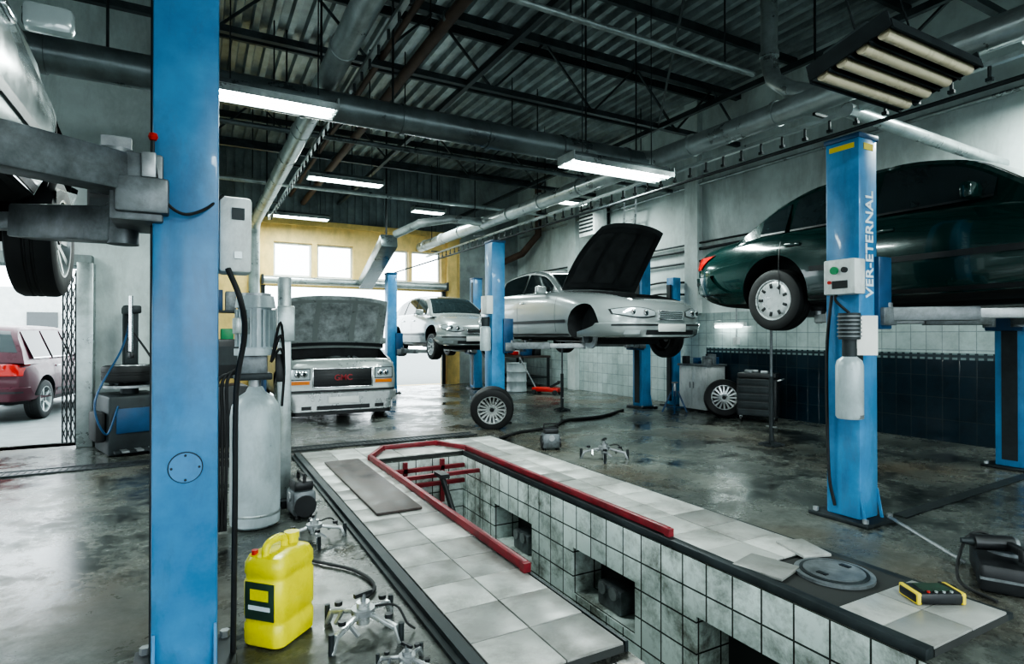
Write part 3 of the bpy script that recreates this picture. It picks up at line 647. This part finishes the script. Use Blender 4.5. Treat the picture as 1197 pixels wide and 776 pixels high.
hat=dict(merc);hat.pop('open');hat.pop('hood');hat.pop('nowheel');hat.update(L=4.05,r=.31,belt=.96,Wb=.75,
 top=[(0,.60),(.03,.66),(.15,.74),(.5,.86),(.8,.92),(1.0,.96),(3.6,1.02),(3.9,1.0),(4.0,.95),(4.05,.88)],bot=[(0,.32),(.1,.22),(.5,.19),(3.6,.19),(3.9,.28),(4.05,.42)],
 plan=[(0,.38),(.06,.56),(.2,.72),(.5,.81),(1.1,.83),(3.2,.83),(3.7,.81),(3.95,.74),(4.05,.62)],
 gh=[(.85,.90),(1.0,.98),(1.7,1.38),(2.3,1.46),(3.2,1.42),(3.6,1.32),(3.95,1.0),(4.0,.95)],ws=(1.0,1.7),rwn=(3.58,3.92),win=[(1.35,2.1),(2.18,2.9),(2.98,3.5)],wheels=(.78,3.3),seams=[1.1,2.14,2.95],handles=[2.0,2.8],tail=(.7,.88),
 front=dict(gw=.22,gz=(.50,.60),hl=(.32,.72,.52,.68),bump=(.22,.46),rise=.04))
car('hatchback_car',(5.65,14.15,1.0),0,hat)
van=dict(L=5.3,Wb=.93,tum=.2,belt=1.28,r=.36,paint=m_vanp,spokes=8,rim='alloy',
 top=[(0,.97),(.04,1.02),(.3,1.09),(.85,1.22),(1.2,1.3),(5.1,1.32),(5.25,1.3),(5.3,1.2)],bot=[(0,.32),(.1,.26),(.5,.26),(4.7,.3),(5.3,.42)],
 plan=[(0,.88),(.05,.94),(.3,.985),(1,1.0),(5,1.0),(5.2,.97),(5.3,.92)],gh=[(.8,1.2),(.95,1.27),(1.65,1.93),(2.1,2.06),(4.9,2.06),(5.15,1.95),(5.25,1.4),(5.28,1.2)],ws=(.95,1.62),rwn=(5.13,5.22),
 win=[(1.35,2.25),(2.4,3.5),(3.6,4.8)],wheels=(.9,4.1),seams=[1.2,2.33,3.55],handles=[2.15],front=dict(gw=.50,gz=(.56,.88),hl=(.56,.86,.70,.88),bump=(.14,.48),bm=m_alu,amber=1,bar=m_blk),tail=(.9,1.25),
 open=(.08,.86,.86,.70),ez=.14,hood=(.92,1.22,1.08,.95,R(58),m_insul,.06),ribp=1,rbm=m_alu)
V=car('cargo_van',(2.25,12.95,0),0,van)
text('grille_badge','GMC',.14,(0,-2.688,.72),m_redtxt,RX90,V,.006)
suv=dict(hat);suv.update(L=4.0,paint=m_maroon,r=.34,belt=1.05,Wb=.78,
 top=[(0,.78),(.04,.88),(.2,.95),(.7,1.0),(1.0,1.05),(3.7,1.08),(3.95,1.05),(4.0,.9)],bot=[(0,.38),(.1,.30),(.5,.28),(3.6,.28),(3.9,.34),(4.0,.45)],
 gh=[(.95,1.0),(1.1,1.08),(1.7,1.55),(2.2,1.62),(3.6,1.6),(3.8,1.5),(3.95,1.1),(3.98,1.0)],ws=(1.1,1.7),rwn=(3.78,3.93),win=[(1.35,2.1),(2.18,2.9),(2.98,3.65)],tail=(.78,.98),plan=[(0,.62),(.06,.74),(.2,.81),(.5,.84),(3.6,.84),(3.9,.80),(4.0,.72)],
 droop=0,front=dict(gw=.3,gz=(.60,.74),hl=(.38,.72,.60,.76),bump=(.3,.52)),spokes=5,rim='alloy')
car('suv_car',(-2.9,14.3,.0),R(170),suv)
wc=dict(hat);wc.update(paint=m_wcar,L=4.4,droop=.26,r=.335,
 top=[(0,.66),(.04,.74),(.2,.84),(.7,.95),(1.1,1.0),(3.9,1.02),(4.25,1.0),(4.35,.94),(4.4,.85)],bot=[(0,.32),(.1,.22),(.5,.19),(3.9,.19),(4.2,.28),(4.4,.42)],
 plan=[(0,.5),(.06,.64),(.2,.76),(.5,.86),(1.1,.88),(3.6,.88),(4.05,.85),(4.3,.78),(4.4,.66)],gh=[(.95,.90),(1.1,.99),(1.8,1.38),(2.4,1.46),(3.5,1.42),(3.9,1.3),(4.2,1.0),(4.3,.9)],ws=(1.1,1.8),rwn=(3.88,4.15),wheels=(.82,3.42),Wb=.8)
car('hatchback_car',(-1.54,2.80,1.93),R(180),wc)
# ------------------------------------------------------------------ lifts
def lift(xa,ya,xb,yb,H,zarm,carx,near=False):
    E=empty('two_post_car_lift')
    for k,(x,y,inn) in enumerate(((xa,ya,1 if xb>xa else -1),(xb,yb,-1 if xb>xa else 1))):
        mb=MB('post_%d'%(k+1))
        mb.bx(x-.12,x+.12,y-.135,y+.135,.03,H,m_blue,.012)
        mb.bx(x+inn*.115,x+inn*.13,y-.07,y+.07,.1,H-.1,m_steelD)
        mb.bx(x-.2,x+.2,y-.24,y+.24,.0,.03,m_steelD,.005)
        for dx in (-.16,.16):
            for dy in (-.2,.2): mb.cyl((x+dx,y+dy,.03),(x+dx,y+dy,.06),.022,m_steel,6)
        mb.beam((x-.11,y-.17,.03),(x-.11,y-.13,.25),.012,.02,m_blue);mb.beam((x+.11,y-.17,.03),(x+.11,y-.13,.25),.012,.02,m_blue)
        mb.bx(x-.13,x+.13,y-.145,y+.145,H-.02,H+.02,m_blued,.005)
        c=x+inn*.17
        mb.bx(c-.09,c+.09,y-.17,y+.17,zarm-.12,zarm+(.15 if near else .45),m_blued if not near else m_arm,.01)
        mb.bx(c-.07,c+.11,y-.2,y+.2,zarm-.09,zarm+.05,m_arm,.01)
        for sy in (-1,1):
            p0=Vector((x+inn*.24,y+sy*.12,zarm));p1=Vector((carx-inn*.62*(1),y+sy*.95,zarm))
            if near: p0.z+=.07 if sy<0 else -.10
            dd=(p1-p0);mid=p0+dd*.55
            mb.beam(p0,mid,.13,.15 if near else .11,m_arm,.01);mb.beam(mid-dd*.1,p1,.09,.08,m_steel if not near else m_arm,.008)
            mb.cyl(p0-Vector((0,0,.08)),p0+Vector((0,0,.09)),.06,m_arm,16);mb.cyl(p1-Vector((0,0,.05)),p1+Vector((0,0,.10)),.03,m_steel,14);mb.cyl(p1+Vector((0,0,.08)),p1+Vector((0,0,.12)),.07,m_rub,18)
            mb.box(p0+Vector((0,0,.1)),(.1,.03,.08),m_steel)
        mb.done(parent=E)
    return E
E1=lift(4.6,2.79,7.87,2.97,3.0,1.62,6.23)
Rup=RX90@Matrix.Rotation(R(90),3,'Z')
text('lettering','VER-ETERNAL',.135,(4.61,2.65,2.16),m_wtxt,Rup,E1)
mb=MB('control_unit')
mb.box((4.41,2.73,1.90),(.14,.25,.27),m_white,None,.012);mb.cyl((4.34,2.76,1.95),(4.32,2.76,1.95),.03,m_grn,16);mb.cyl((4.34,2.68,1.95),(4.32,2.68,1.95),.022,m_blk,16);mb.box((4.338,2.72,1.84),(.01,.12,.06),m_blk);mb.cyl((4.34,2.80,1.86),(4.325,2.80,1.86),.014,m_redp,12)
mb.lathe([(.0,0),(.085,.0),(.095,.015),(.095,.40),(.085,.44),(.05,.47),(0,.47)],m_tank,(4.36,2.66,.82),n=24);mb.cyl((4.36,2.66,1.29),(4.36,2.66,1.42),.05,m_steelD,14);mb.cyl((4.36,2.66,1.42),(4.36,2.66,1.62),.075,m_steelD,18)
for i in range(6): mb.cyl((4.36,2.66,1.44+i*.03),(4.36,2.66,1.45+i*.03),.083,m_arm,18)
mb.box((4.36,2.58,.84),(.05,.03,.03),m_steel);mb.box((4.44,2.66,1.1),(.09,.06,.5),m_steelD)
mb.box((4.47,2.59,1.45),(.15,.004,.30),m_paper,Matrix.Rotation(R(-35),3,'Z'))
mb.hose([(4.36,2.66,1.62),(4.33,2.75,1.72),(4.40,2.78,1.78)],.01,m_rub,8)
mb.hose([(4.46,2.86,1.8),(4.42,2.88,1.3),(4.44,2.88,.4),(4.47,2.85,.1)],.012,m_rub,8)
mb.box((4.478,2.79,2.93),(.006,.2,.04),m_ytxt);mb.box((4.6,2.652,2.92),(.12,.006,.05),m_ytxt);mb.done(parent=E1)
E2=lift(4.37,8.65,7.93,9.1,3.0,1.28,6.12);E3=lift(4.3,14.3,6.75,14.5,3.0,1.06,5.6)
mb=MB('control_unit');mb.box((4.2,8.6,1.95),(.12,.22,.3),m_white,None,.01);mb.lathe([(0,0),(.08,0),(.09,.02),(.09,.36),(.06,.4),(0,.4)],m_tank,(4.15,8.55,1.2));mb.cyl((4.15,8.55,1.6),(4.15,8.55,1.75),.07,m_steelD,14);mb.done(parent=E2)
E4=lift(-.037,2.87,-3.4,2.87,3.0,2.02,-1.68,near=True)
mb=MB('control_unit')
mb.box((.15,2.88,1.89),(.13,.16,.33),m_white,None,.015);mb.box((.16,2.795,1.98),(.05,.01,.05),m_steelD);mb.box((.16,2.795,1.8),(.03,.012,.03),m_duct)
mb.hose([(.12,2.8,1.74),(.17,2.78,1.6),(.19,2.85,1.45),(.16,2.9,1.2),(.155,2.88,.7),(.15,2.9,.02)],.012,m_rub,8)
mb.hose([(-.15,2.7,2.14),(-.12,2.68,2.0),(-.05,2.69,1.94),(.03,2.71,1.97),(.1,2.78,2.05)],.006,m_rub,8)
mb.cyl((-.037,2.73,.91),(-.037,2.739,.91),.064,m_steelD,28);mb.cyl((-.037,2.725,.91),(-.037,2.738,.91),.060,m_blue,28)
for a in (0,90,180,270): mb.cyl((-.037+.05*math.cos(R(a)),2.720,.91+.05*math.sin(R(a))),(-.037+.05*math.cos(R(a)),2.735,.91+.05*math.sin(R(a))),.005,m_steelD,8)
mb.lathe([(0,0),(.012,.003),(.018,.016),(.014,.03),(0,.034)],m_redp,(-.152,2.70,2.22));mb.cyl((-.152,2.70,2.1),(-.152,2.70,2.22),.006,m_steelD,8)
mb.box((-.165,2.70,2.12),(.05,.05,.10),m_steel,None,.005)
mb.bx(-.19,.12,2.70,2.725,.0,.04,m_blued);mb.done(parent=E4)
mb=MB('lift_post');mb.bx(8.65,8.85,8.95,9.15,0,2.65,m_blue,.01);mb.bx(8.5,8.86,8.88,9.2,0,.02,m_steelD);mb.bx(8.6,8.64,9.0,9.1,.1,2.5,m_steelD);mb.done()
# ------------------------------------------------------------------ hydraulic tank + motor
mb=MB('hydraulic_power_unit');X,Yy=.40,4.85
mb.lathe([(0,.01),(.15,.01),(.175,.03),(.178,.06),(.178,.84),(.165,.92),(.13,.98),(.07,1.02),(.05,1.06),(.0,1.06)],m_tank,(X,Yy,0),n=36)
mb.lathe([(.18,.10),(.183,.11),(.18,.12)],m_duct,(X,Yy,0),n=36);mb.cyl((X,Yy,1.05),(X,Yy,1.12),.04,m_steel,14)
mb.box((X-.02,Yy,1.14),(.26,.22,.05),m_steelD,None,.01);mb.box((X-.02,Yy+.02,1.23),(.20,.2,.16),m_arm,None,.02)
mb.cyl((X,Yy,1.30),(X,Yy,1.35),.15,m_tank,24);mb.cyl((X,Yy,1.35),(X,Yy,1.66),.115,m_tank,24)
for i in range(20):
    a=2*math.pi*i/20;mb.box((X+.125*math.cos(a),Yy+.125*math.sin(a),1.505),(.04,.008,.28),m_tank,Matrix.Rotation(a,3,'Z'))
mb.cyl((X,Yy,1.66),(X,Yy,1.75),.145,m_tank,24,r2=.13);mb.cyl((X,Yy,1.75),(X,Yy,1.77),.11,m_steel,24);mb.box((X-.1,Yy-.1,1.52),(.1,.1,.12),m_duct,Matrix.Rotation(R(30),3,'Z'),.01)
for i in range(3):
    mb.hose([(X-.12,Yy-.1,1.22-.02*i),(X-.2-.03*i,Yy-.15,1.12),(X-.2-.03*i,Yy-.12,.8),(X-.21-.02*i,Yy-.1,.02)],.012,m_rub,8)
for i in range(3):
    mb.hose([(X+.1,Yy-.1,1.25),(X+.16,Yy-.16,1.35+.1*i),(X+.2,Yy-.05,1.2),(X+.19,Yy,.9)],.010,m_rub,8)
mb.box((X+.17,Yy-.02,1.2),(.06,.05,.22),m_blk,None,.01)
mb.done()
mb=MB('grey_machine_column');mb.bx(.62,.72,5.3,5.42,0,1.95,m_duct,.01);mb.bx(.54,.86,5.2,5.5,0,.06,m_steelD);mb.box((.67,5.27,1.55),(.14,.06,.3),m_duct,None,.01);mb.done()
mb=MB('yellow_oil_canister')
def ringc(w,d,z,r):
    pts=[]
    for cx,cy,a0 in ((w/2-r,d/2-r,0),(-w/2+r,d/2-r,90),(-w/2+r,-d/2+r,180),(w/2-r,-d/2+r,270)):
        for k in range(5): a=R(a0+k*22.5);pts.append((cx+r*math.cos(a),cy+r*math.sin(a),z))
    return pts
rs=[ringc(.24,.19,.0,.04),ringc(.27,.22,.012,.045),ringc(.275,.225,.04,.045),ringc(.275,.225,.10,.045),ringc(.262,.212,.11,.04),ringc(.262,.212,.13,.04),ringc(.275,.225,.14,.045),ringc(.275,.225,.30,.045),ringc(.262,.212,.31,.04),ringc(.262,.212,.33,.04),ringc(.275,.225,.34,.045),ringc(.275,.225,.385,.05),ringc(.25,.20,.415,.05),ringc(.20,.16,.425,.045)]
n=len(rs[0]);vs=[v for r_ in rs for v in r_];fs=[(i*n+k,i*n+(k+1)%n,(i+1)*n+(k+1)%n,(i+1)*n+k) for i in range(len(rs)-1) for k in range(n)]+[tuple(range(n))[::-1],tuple(range((len(rs)-1)*n,len(rs)*n))]
mb.add(vs,fs,m_yel)
mb.hose([(-.10,0,.40),(-.095,0,.455),(-.06,0,.475),(.0,0,.475),(.03,0,.455),(.035,0,.41)],.018,m_yel,12,4)
mb.cyl((.085,0,.42),(.085,0,.45),.032,m_yel,18);mb.cyl((.085,0,.445),(.085,0,.475),.036,m_yel,18);mb.cyl((-.1,.06,.41),(-.1,.06,.44),.015,m_redp,12)
mb.box((-.139,0,.22),(.004,.16,.17),m_label)
mb.box((-.142,0,.25),(.003,.10,.05),m_yel);mb.box((-.142,0,.19),(.003,.12,.02),m_wtxt)
mb.done(loc=(.36,3.02,0),rot=(0,0,R(44)))
def clamp(x,y,rz,s=1,col=m_alu,z=0):
    mb=MB('wheel_alignment_clamp')
    mb.cyl((0,0,.05),(0,0,.16),.034,col,16);mb.cyl((0,0,.10),(0,0,.13),.06,m_steel,18);mb.cyl((0,0,.16),(0,0,.2),.014,m_steel,10);mb.box((0,0,.2),(.1,.02,.02),m_blk)
    for i in range(4):
        a=R(i*90+20);d=Vector((math.cos(a),math.sin(a),0));p=Vector((-d.y,d.x,0))
        mb.beam(d*.03+Vector((0,0,.11)),d*.2+Vector((0,0,.07)),.030,.022,col,.004);mb.beam(d*.2+Vector((0,0,.08)),d*.235+Vector((0,0,.0)),.032,.022,col,.004)
        mb.beam(d*.12+p*.02+Vector((0,0,.09)),d*.12+p*.07+Vector((0,0,.05)),.016,.016,m_steel);mb.cyl(d*.235+Vector((0,0,.0)),d*.235+Vector((0,0,.1)),.014,m_steelD,10)
        mb.cyl(d*.16+Vector((0,0,.11)),d*.16+Vector((0,0,.13)),.02,m_blk,10)
    mb.hose([(.05,0,.12),(.13,-.10,.13),(.16,-.16,.05),(.2,-.17,.01)],.006,m_rub,6)
    o=mb.done(loc=(x,y,z),rot=(0,0,rz));o.scale=(s,s,s)
clamp(.72,2.85,.3,.95);clamp(.74,4.3,1.2,.9);clamp(4.22,5.5,.6,1.15,m_steel);clamp(.8,2.42,2.0,.6,m_steel)
def case(name,x,y,rz,w,d,h,m):
    mb=MB(name);mb.box((0,0,h/2),(w,d,h),m,None,.025);mb.box((0,-d*.02,h*.5),(w*1.02,d*1.02,.015),m_arm);mb.hose([(-w*.25,-d/2,h*.75),(-w*.25,-d/2-.04,h*.85),(w*.25,-d/2-.04,h*.85),(w*.25,-d/2,h*.75)],.012,m,8)
    for sx in (-.35,.35): mb.box((w*sx,-d/2-.006,h*.5),(.03,.012,.05),m_steel)
    mb.cyl((w*.1,0,h),(w*.1,0,h+.02),w*.2,m_arm,16);mb.hose([(w*.3,0,h),(w*.4,.1,h+.06),(w*.1,.2,h+.03),(-w*.4,.25,.03),(-w*.8,.1,.015)],.009,m_rub,8);mb.done(loc=(x,y,0),rot=(0,0,rz))
def compressor(x,y,rz,s=1):
    mb=MB('portable_compressor')
    mb.box((0,0,.12),(.18,.24,.2),m_arm,None,.03);mb.cyl((0,-.13,.1),(0,.13,.1),.085,m_blk,20);mb.box((0,0,.25),(.15,.19,.08),m_blk,None,.02);mb.tube([(0,-.1,.28),(0,-.09,.34),(0,.09,.34),(0,.1,.28)],.013,m_rub,8)
    mb.cyl((-.10,0,.16),(-.09,0,.16),.04,m_steel,14)
    for sx in (-.06,.06):
        for sy in (-.09,.09): mb.cyl((sx,sy,0),(sx,sy,.04),.015,m_rub,10)
    o=mb.done(loc=(x,y,0),rot=(0,0,rz));o.scale=(s,s,s)
compressor(.75,4.95,.1,1.0);compressor(3.98,6.3,1.2,.95)
case('tool_case',4.2,1.62,.5,.5,.32,.16,m_blk)
mb=MB('power_drill');mb.cyl((0,0,.05),(.2,0,.05),.045,m_blk,16);mb.cyl((.2,0,.05),(.26,0,.05),.025,m_steelD,14,r2=.015);mb.beam((.04,0,.05),(.0,.16,.04),.04,.05,m_blk,.01);mb.box((0,.18,.04),(.11,.05,.08),m_blk,None,.01);mb.cyl((-.02,0,.05),(0,0,.05),.04,m_arm,16);mb.done(loc=(4.2,1.6,.18),rot=(0,0,2.4))
mb=MB('diagnostic_tester');mb.box((0,0,.03),(.26,.15,.06),m_blk,None,.015);mb.box((0,0,.063),(.15,.09,.006),m_label);mb.box((-.115,0,.03),(.025,.152,.062),m_ytxt,None,.008);mb.box((.115,0,.03),(.025,.152,.062),m_ytxt,None,.008)
for i in range(4): mb.cyl((-.06+i*.04,-.06,.06),(-.06+i*.04,-.06,.068),.008,m_redp if i==0 else m_duct,10)
mb.hose([(.1,.05,.05),(.2,.1,.02),(.15,.16,.02)],.008,m_rub,8);mb.done(loc=(3.44,1.66,.05),rot=(0,0,-.5))
mb=MB('pry_bar');mb.cyl((0,0,.03),(.3,.55,.08),.012,m_steel,8);mb.tube([(0,0,.03),(-.02,-.04,.03),(-.01,-.07,.01)],.012,m_steel,8);mb.done(loc=(4.3,1.95,0))
mb=MB('car_wheel');wheel(mb,(0,0,0),.335,.22,-1,18);mb.done(loc=(4.02,8.05,.328),rot=(0,R(-12),R(62)))
mb=MB('car_wheel');wheel(mb,(0,0,0),.335,.22,-1,16);mb.done(loc=(8.3,7.35,.325),rot=(0,R(14),R(48)))
mb=MB('air_hose')
mb.hose([(3.72,7.2,.02),(4.2,7.5,.02),(4.9,7.7,.02),(5.5,8.2,.02),(6.3,8.3,.02),(7.2,8.8,.02)],.022,m_rub,8);mb.done()
mb=MB('air_hose');mb.hose([(.65,4.5,.015),(.60,4.0,.015),(.85,3.6,.015),(.9,3.3,.015),(.75,3.12,.015)],.01,m_rub,8);mb.done()
mb=MB('rolling_tool_chest')
mb.box((0,0,.42),(.62,.42,.62),m_blk,None,.012);mb.box((0,0,.78),(.60,.40,.08),m_blk,None,.01)
for i in range(5): mb.box((0,-.215,.17+i*.125),(.56,.015,.105),m_steelD,None,.004);mb.box((0,-.228,.205+i*.125),(.5,.015,.015),m_steelD)
for sx in (-.25,.25):
    for sy in (-.15,.15): mb.cyl((sx-.015,sy,.05),(sx+.015,sy,.05),.05,m_rub,14);mb.box((sx,sy,.09),(.05,.05,.04),m_steel)
mb.tube([(.31,-.15,.7),(.37,-.15,.72),(.37,.15,.72),(.31,.15,.7)],.012,m_steel,8)
for i in range(5): mb.box((random.uniform(-.2,.2),random.uniform(-.12,.12),.84),(.12,.06,.05),random.choice((m_steel,m_arm,m_steelD)),None,.01)
mb.done(loc=(8.35,6.65,0),rot=(0,0,R(-62)))
def polejack(x,y,h):
    mb=MB('pole_jack_stand');mb.cyl((0,0,.03),(0,0,h*.55),.03,m_steelD,14);mb.cyl((0,0,h*.55),(0,0,h-.05),.018,m_arm,12);mb.cyl((0,0,h-.05),(0,0,h),.05,m_steelD,14,r2=.06)
    for i in range(4):
        a=R(45+90*i);mb.beam((0,0,.06),(.16*math.cos(a),.16*math.sin(a),.015),.03,.03,m_steelD)
    mb.cyl((0,0,.0),(0,0,.03),.11,m_steelD,20);mb.cyl((0,-.08,.25),(0,.08,.25),.012,m_steel,8);mb.done(loc=(x,y,0))
polejack(6.65,5.1,1.66);polejack(6.2,9.4,1.3)
mb=MB('waste_oil_drum');mb.lathe([(0,0),(.26,0),(.27,.02),(.26,.04),(.26,.25),(.272,.27),(.26,.29),(.26,.5),(.272,.52),(.26,.54),(.26,.72),(.27,.74),(.25,.73),(0,.73)],m_tank,n=28);mb.cyl((.12,0,.73),(.12,0,.76),.03,m_steelD,10);mb.done(loc=(7.3,13.2,0))
mb=MB('trolley_jack');mb.box((0,0,.12),(.28,.7,.1),m_redp,None,.02);mb.beam((0,-.1,.18),(0,-.32,.3),.1,.05,m_steelD);mb.cyl((0,-.34,.3),(0,-.34,.34),.06,m_steelD,14);mb.cyl((0,.3,.15),(0,.75,.9),.018,m_steel,8)
for sx in (-.16,.16):
    for sy in (-.28,.28): mb.cyl((sx-.02,sy,.06),(sx+.02,sy,.06),.06,m_steelD,14)
mb.done(loc=(7.6,12.2,0),rot=(0,0,.6))
mb=MB('workshop_cabinet');mb.box((0,0,.45),(.5,.7,.82),m_white,None,.01);mb.box((0,0,.88),(.55,.76,.04),m_arm,None,.005)
for sy in (-.17,.17): mb.box((-.256,sy,.45),(.012,.32,.74),m_white,None,.004);mb.box((-.27,sy*.25,.5),(.02,.015,.12),m_steel)
mb.box((0,0,.02),(.46,.66,.04),m_blk)
for i in range(9): 
    h=random.uniform(.06,.2);mb.box((random.uniform(-.2,.2),random.uniform(-.3,.3),.9+h/2),(.1,.12,h),random.choice((m_blk,m_arm,m_steel,m_blued)),None,.01)
mb.done(loc=(8.66,8.2,0))
mb=MB('workbench');mb.bx(7.9,8.85,14,15.9,.82,.88,m_wood,.005)
for x in (7.95,8.8):
    for y in (14.05,15.85): mb.bx(x-.03,x+.03,y-.03,y+.03,0,.82,m_steelD)
mb.bx(7.95,8.8,14.05,15.85,.25,.28,m_steelD)
for i in range(12):
    h=random.uniform(.1,.35);mb.box((random.uniform(8.1,8.7),random.uniform(14.1,15.8),.88+h/2),(.2,.2,h),random.choice((m_blk,m_arm,m_steel,m_blued,m_white,m_redp)),None,.02)
mb.done()
mb=MB('axle_stand')
for sx in (-1,1):
    for sy in (-1,1): mb.beam((sx*.16,sy*.16,.0),(sx*.04,sy*.04,.4),.03,.03,m_blued)
mb.cyl((0,0,.3),(0,0,.55),.03,m_steel,12);mb.box((0,0,.56),(.12,.05,.03),m_steel);mb.box((0,0,.1),(.24,.24,.02),m_blued);mb.done(loc=(7.95,8.2,0))
# ------------------------------------------------------------------ left side
mb=MB('door_1')
mb.bx(-1.36,-1.18,9.28,9.48,0,2.4,m_duct,.01);mb.bx(-3.95,-1.2,9.3,9.48,2.35,2.5,m_wallgrey,.01);mb.bx(-4.05,-3.88,9.28,9.48,0,2.4,m_wallgrey,.01)
for i in range(4): mb.bx(-1.52+i*.045,-1.508+i*.045,9.36,9.40,.05,2.3,m_steelD)
for k in range(12):
    z=.1+k*.18
    for i in range(3): mb.beam((-1.515+i*.045,9.34,z),(-1.47+i*.045,9.34,z+.18),.010,.010,m_steelD);mb.beam((-1.47+i*.045,9.34,z),(-1.515+i*.045,9.34,z+.18),.010,.010,m_steelD)
mb.done()
mb=MB('tyre_changer_machine')
mb.box((0,0,.36),(.6,.75,.72),m_steelD,None,.04);mb.box((-.02,-.385,.42),(.4,.02,.3),m_blued,None,.01);mb.cyl((0,0,.72),(0,0,.8),.1,m_steelD,20);mb.cyl((0,0,.8),(0,0,.83),.28,m_steel,28)
for i in range(4):
    a=R(90*i+45);mb.box((.2*math.cos(a),.2*math.sin(a),.86),(.1,.05,.06),m_steelD,Matrix.Rotation(a,3,'Z'),.008)
mb.box((.1,.42,1.1),(.16,.14,1.5),m_steelD,None,.02);mb.box((.06,.2,1.78),(.1,.6,.1),m_steelD,None,.02);mb.cyl((.0,-.05,1.25),(0,-.05,1.95),.025,m_chrome,14);mb.box((0,-.05,1.2),(.06,.14,.08),m_blk,None,.02)
mb.box((-.36,-.1,.35),(.1,.4,.35),m_rub,None,.02);mb.box((.0,-.42,.06),(.5,.12,.03),m_steelD)
mb.T=Matrix.Translation((0,0,.97))@Matrix.Rotation(R(90),4,'Y');wheel(mb,(0,0,0),.30,.2,-1,8);mb.T=Matrix.Identity(4)
for i in range(3): mb.box((-.15+.15*i,-.46,.07),(.07,.16,.02),m_steel)
mb.hose([(.2,-.38,.6),(.35,-.5,.4),(.3,-.55,.8),(.15,-.3,1.2),(.1,.3,1.5)],.014,m_rub,8)
mb.hose([(-.2,-.38,.6),(-.35,-.55,.3),(-.45,-.5,.7),(-.1,-.1,1.3),(.1,.3,1.8)],.012,m_blued,8)
mb.done(loc=(-.74,8.8,0),rot=(0,0,.3))
mb=MB('wheel_balancer');mb.box((0,0,.4),(.55,.5,.8),m_blk,None,.04);mb.box((0,.1,1.15),(.5,.12,.5),m_blk,None,.03);mb.box((0,.035,1.18),(.36,.01,.25),m_steelD);mb.cyl((-.28,0,.78),(-.38,0,.78),.03,m_steel,14);mb.cyl((-.28,0,.78),(-.32,0,.78),.1,m_steelD,18);mb.done(loc=(.32,8.6,0),rot=(0,0,.1))
mb=MB('parts_shelf')
for z in (.3,.8,1.3,1.8): mb.bx(.12,.95,9.75,10.2,z,z+.03,m_steelD)
for x in (.13,.94):
    for y in (9.77,10.18): mb.bx(x-.02,x+.02,y-.02,y+.02,0,2.0,m_blued)
for z in (.33,.83,1.33,1.83):
    x=.2
    while x<.85:
        w=random.uniform(.08,.2);h=random.uniform(.12,.32);mb.box((x+w/2,9.95,z+h/2),(w*.9,.3,h),random.choice((m_blk,m_white,m_blued,m_grn,m_arm,m_redp,m_tank)),None,.01);x+=w+.02
mb.done()
mb=MB('wall_cabinet');mb.bx(-1.25,-.75,9.25,9.48,3.0,3.6,m_blk,.01);mb.bx(-1.22,-.78,9.24,9.26,3.05,3.25,m_steelD);mb.bx(-1.22,-.78,9.24,9.26,3.3,3.55,m_steelD);mb.done()
mb=MB('electrical_panel');mb.bx(-.7,-.3,9.3,9.48,3.1,3.9,m_white,.01);mb.bx(-.67,-.33,9.285,9.3,3.15,3.85,m_duct);mb.cyl((-.5,9.4,3.9),(-.5,9.4,6.1),.02,m_steelD,8);mb.box((-.4,9.28,3.5),(.02,.02,.08),m_blk);mb.done()
# ------------------------------------------------------------------ world, camera
w=bpy.data.worlds.new('World');bpy.context.scene.world=w;w.use_nodes=True
bg=w.node_tree.nodes['Background'];bg.inputs[0].default_value=(.86,.96,1,1);bg.inputs[1].default_value=3.6
cd=bpy.data.cameras.new('camera');cd.sensor_width=36;cd.lens=36*680/1197;cd.clip_start=.05
c=bpy.data.objects.new('camera',cd);bpy.context.collection.objects.link(c);c.location=(0,0,1.45);c.rotation_euler=(R(90.34),0,R(-28.5))
sc=bpy.context.scene;sc.camera=c
sc.view_settings.view_transform='AgX'
try: sc.view_settings.look='AgX - High Contrast'
except Exception as e: print(e)
sc.view_settings.exposure=0.6
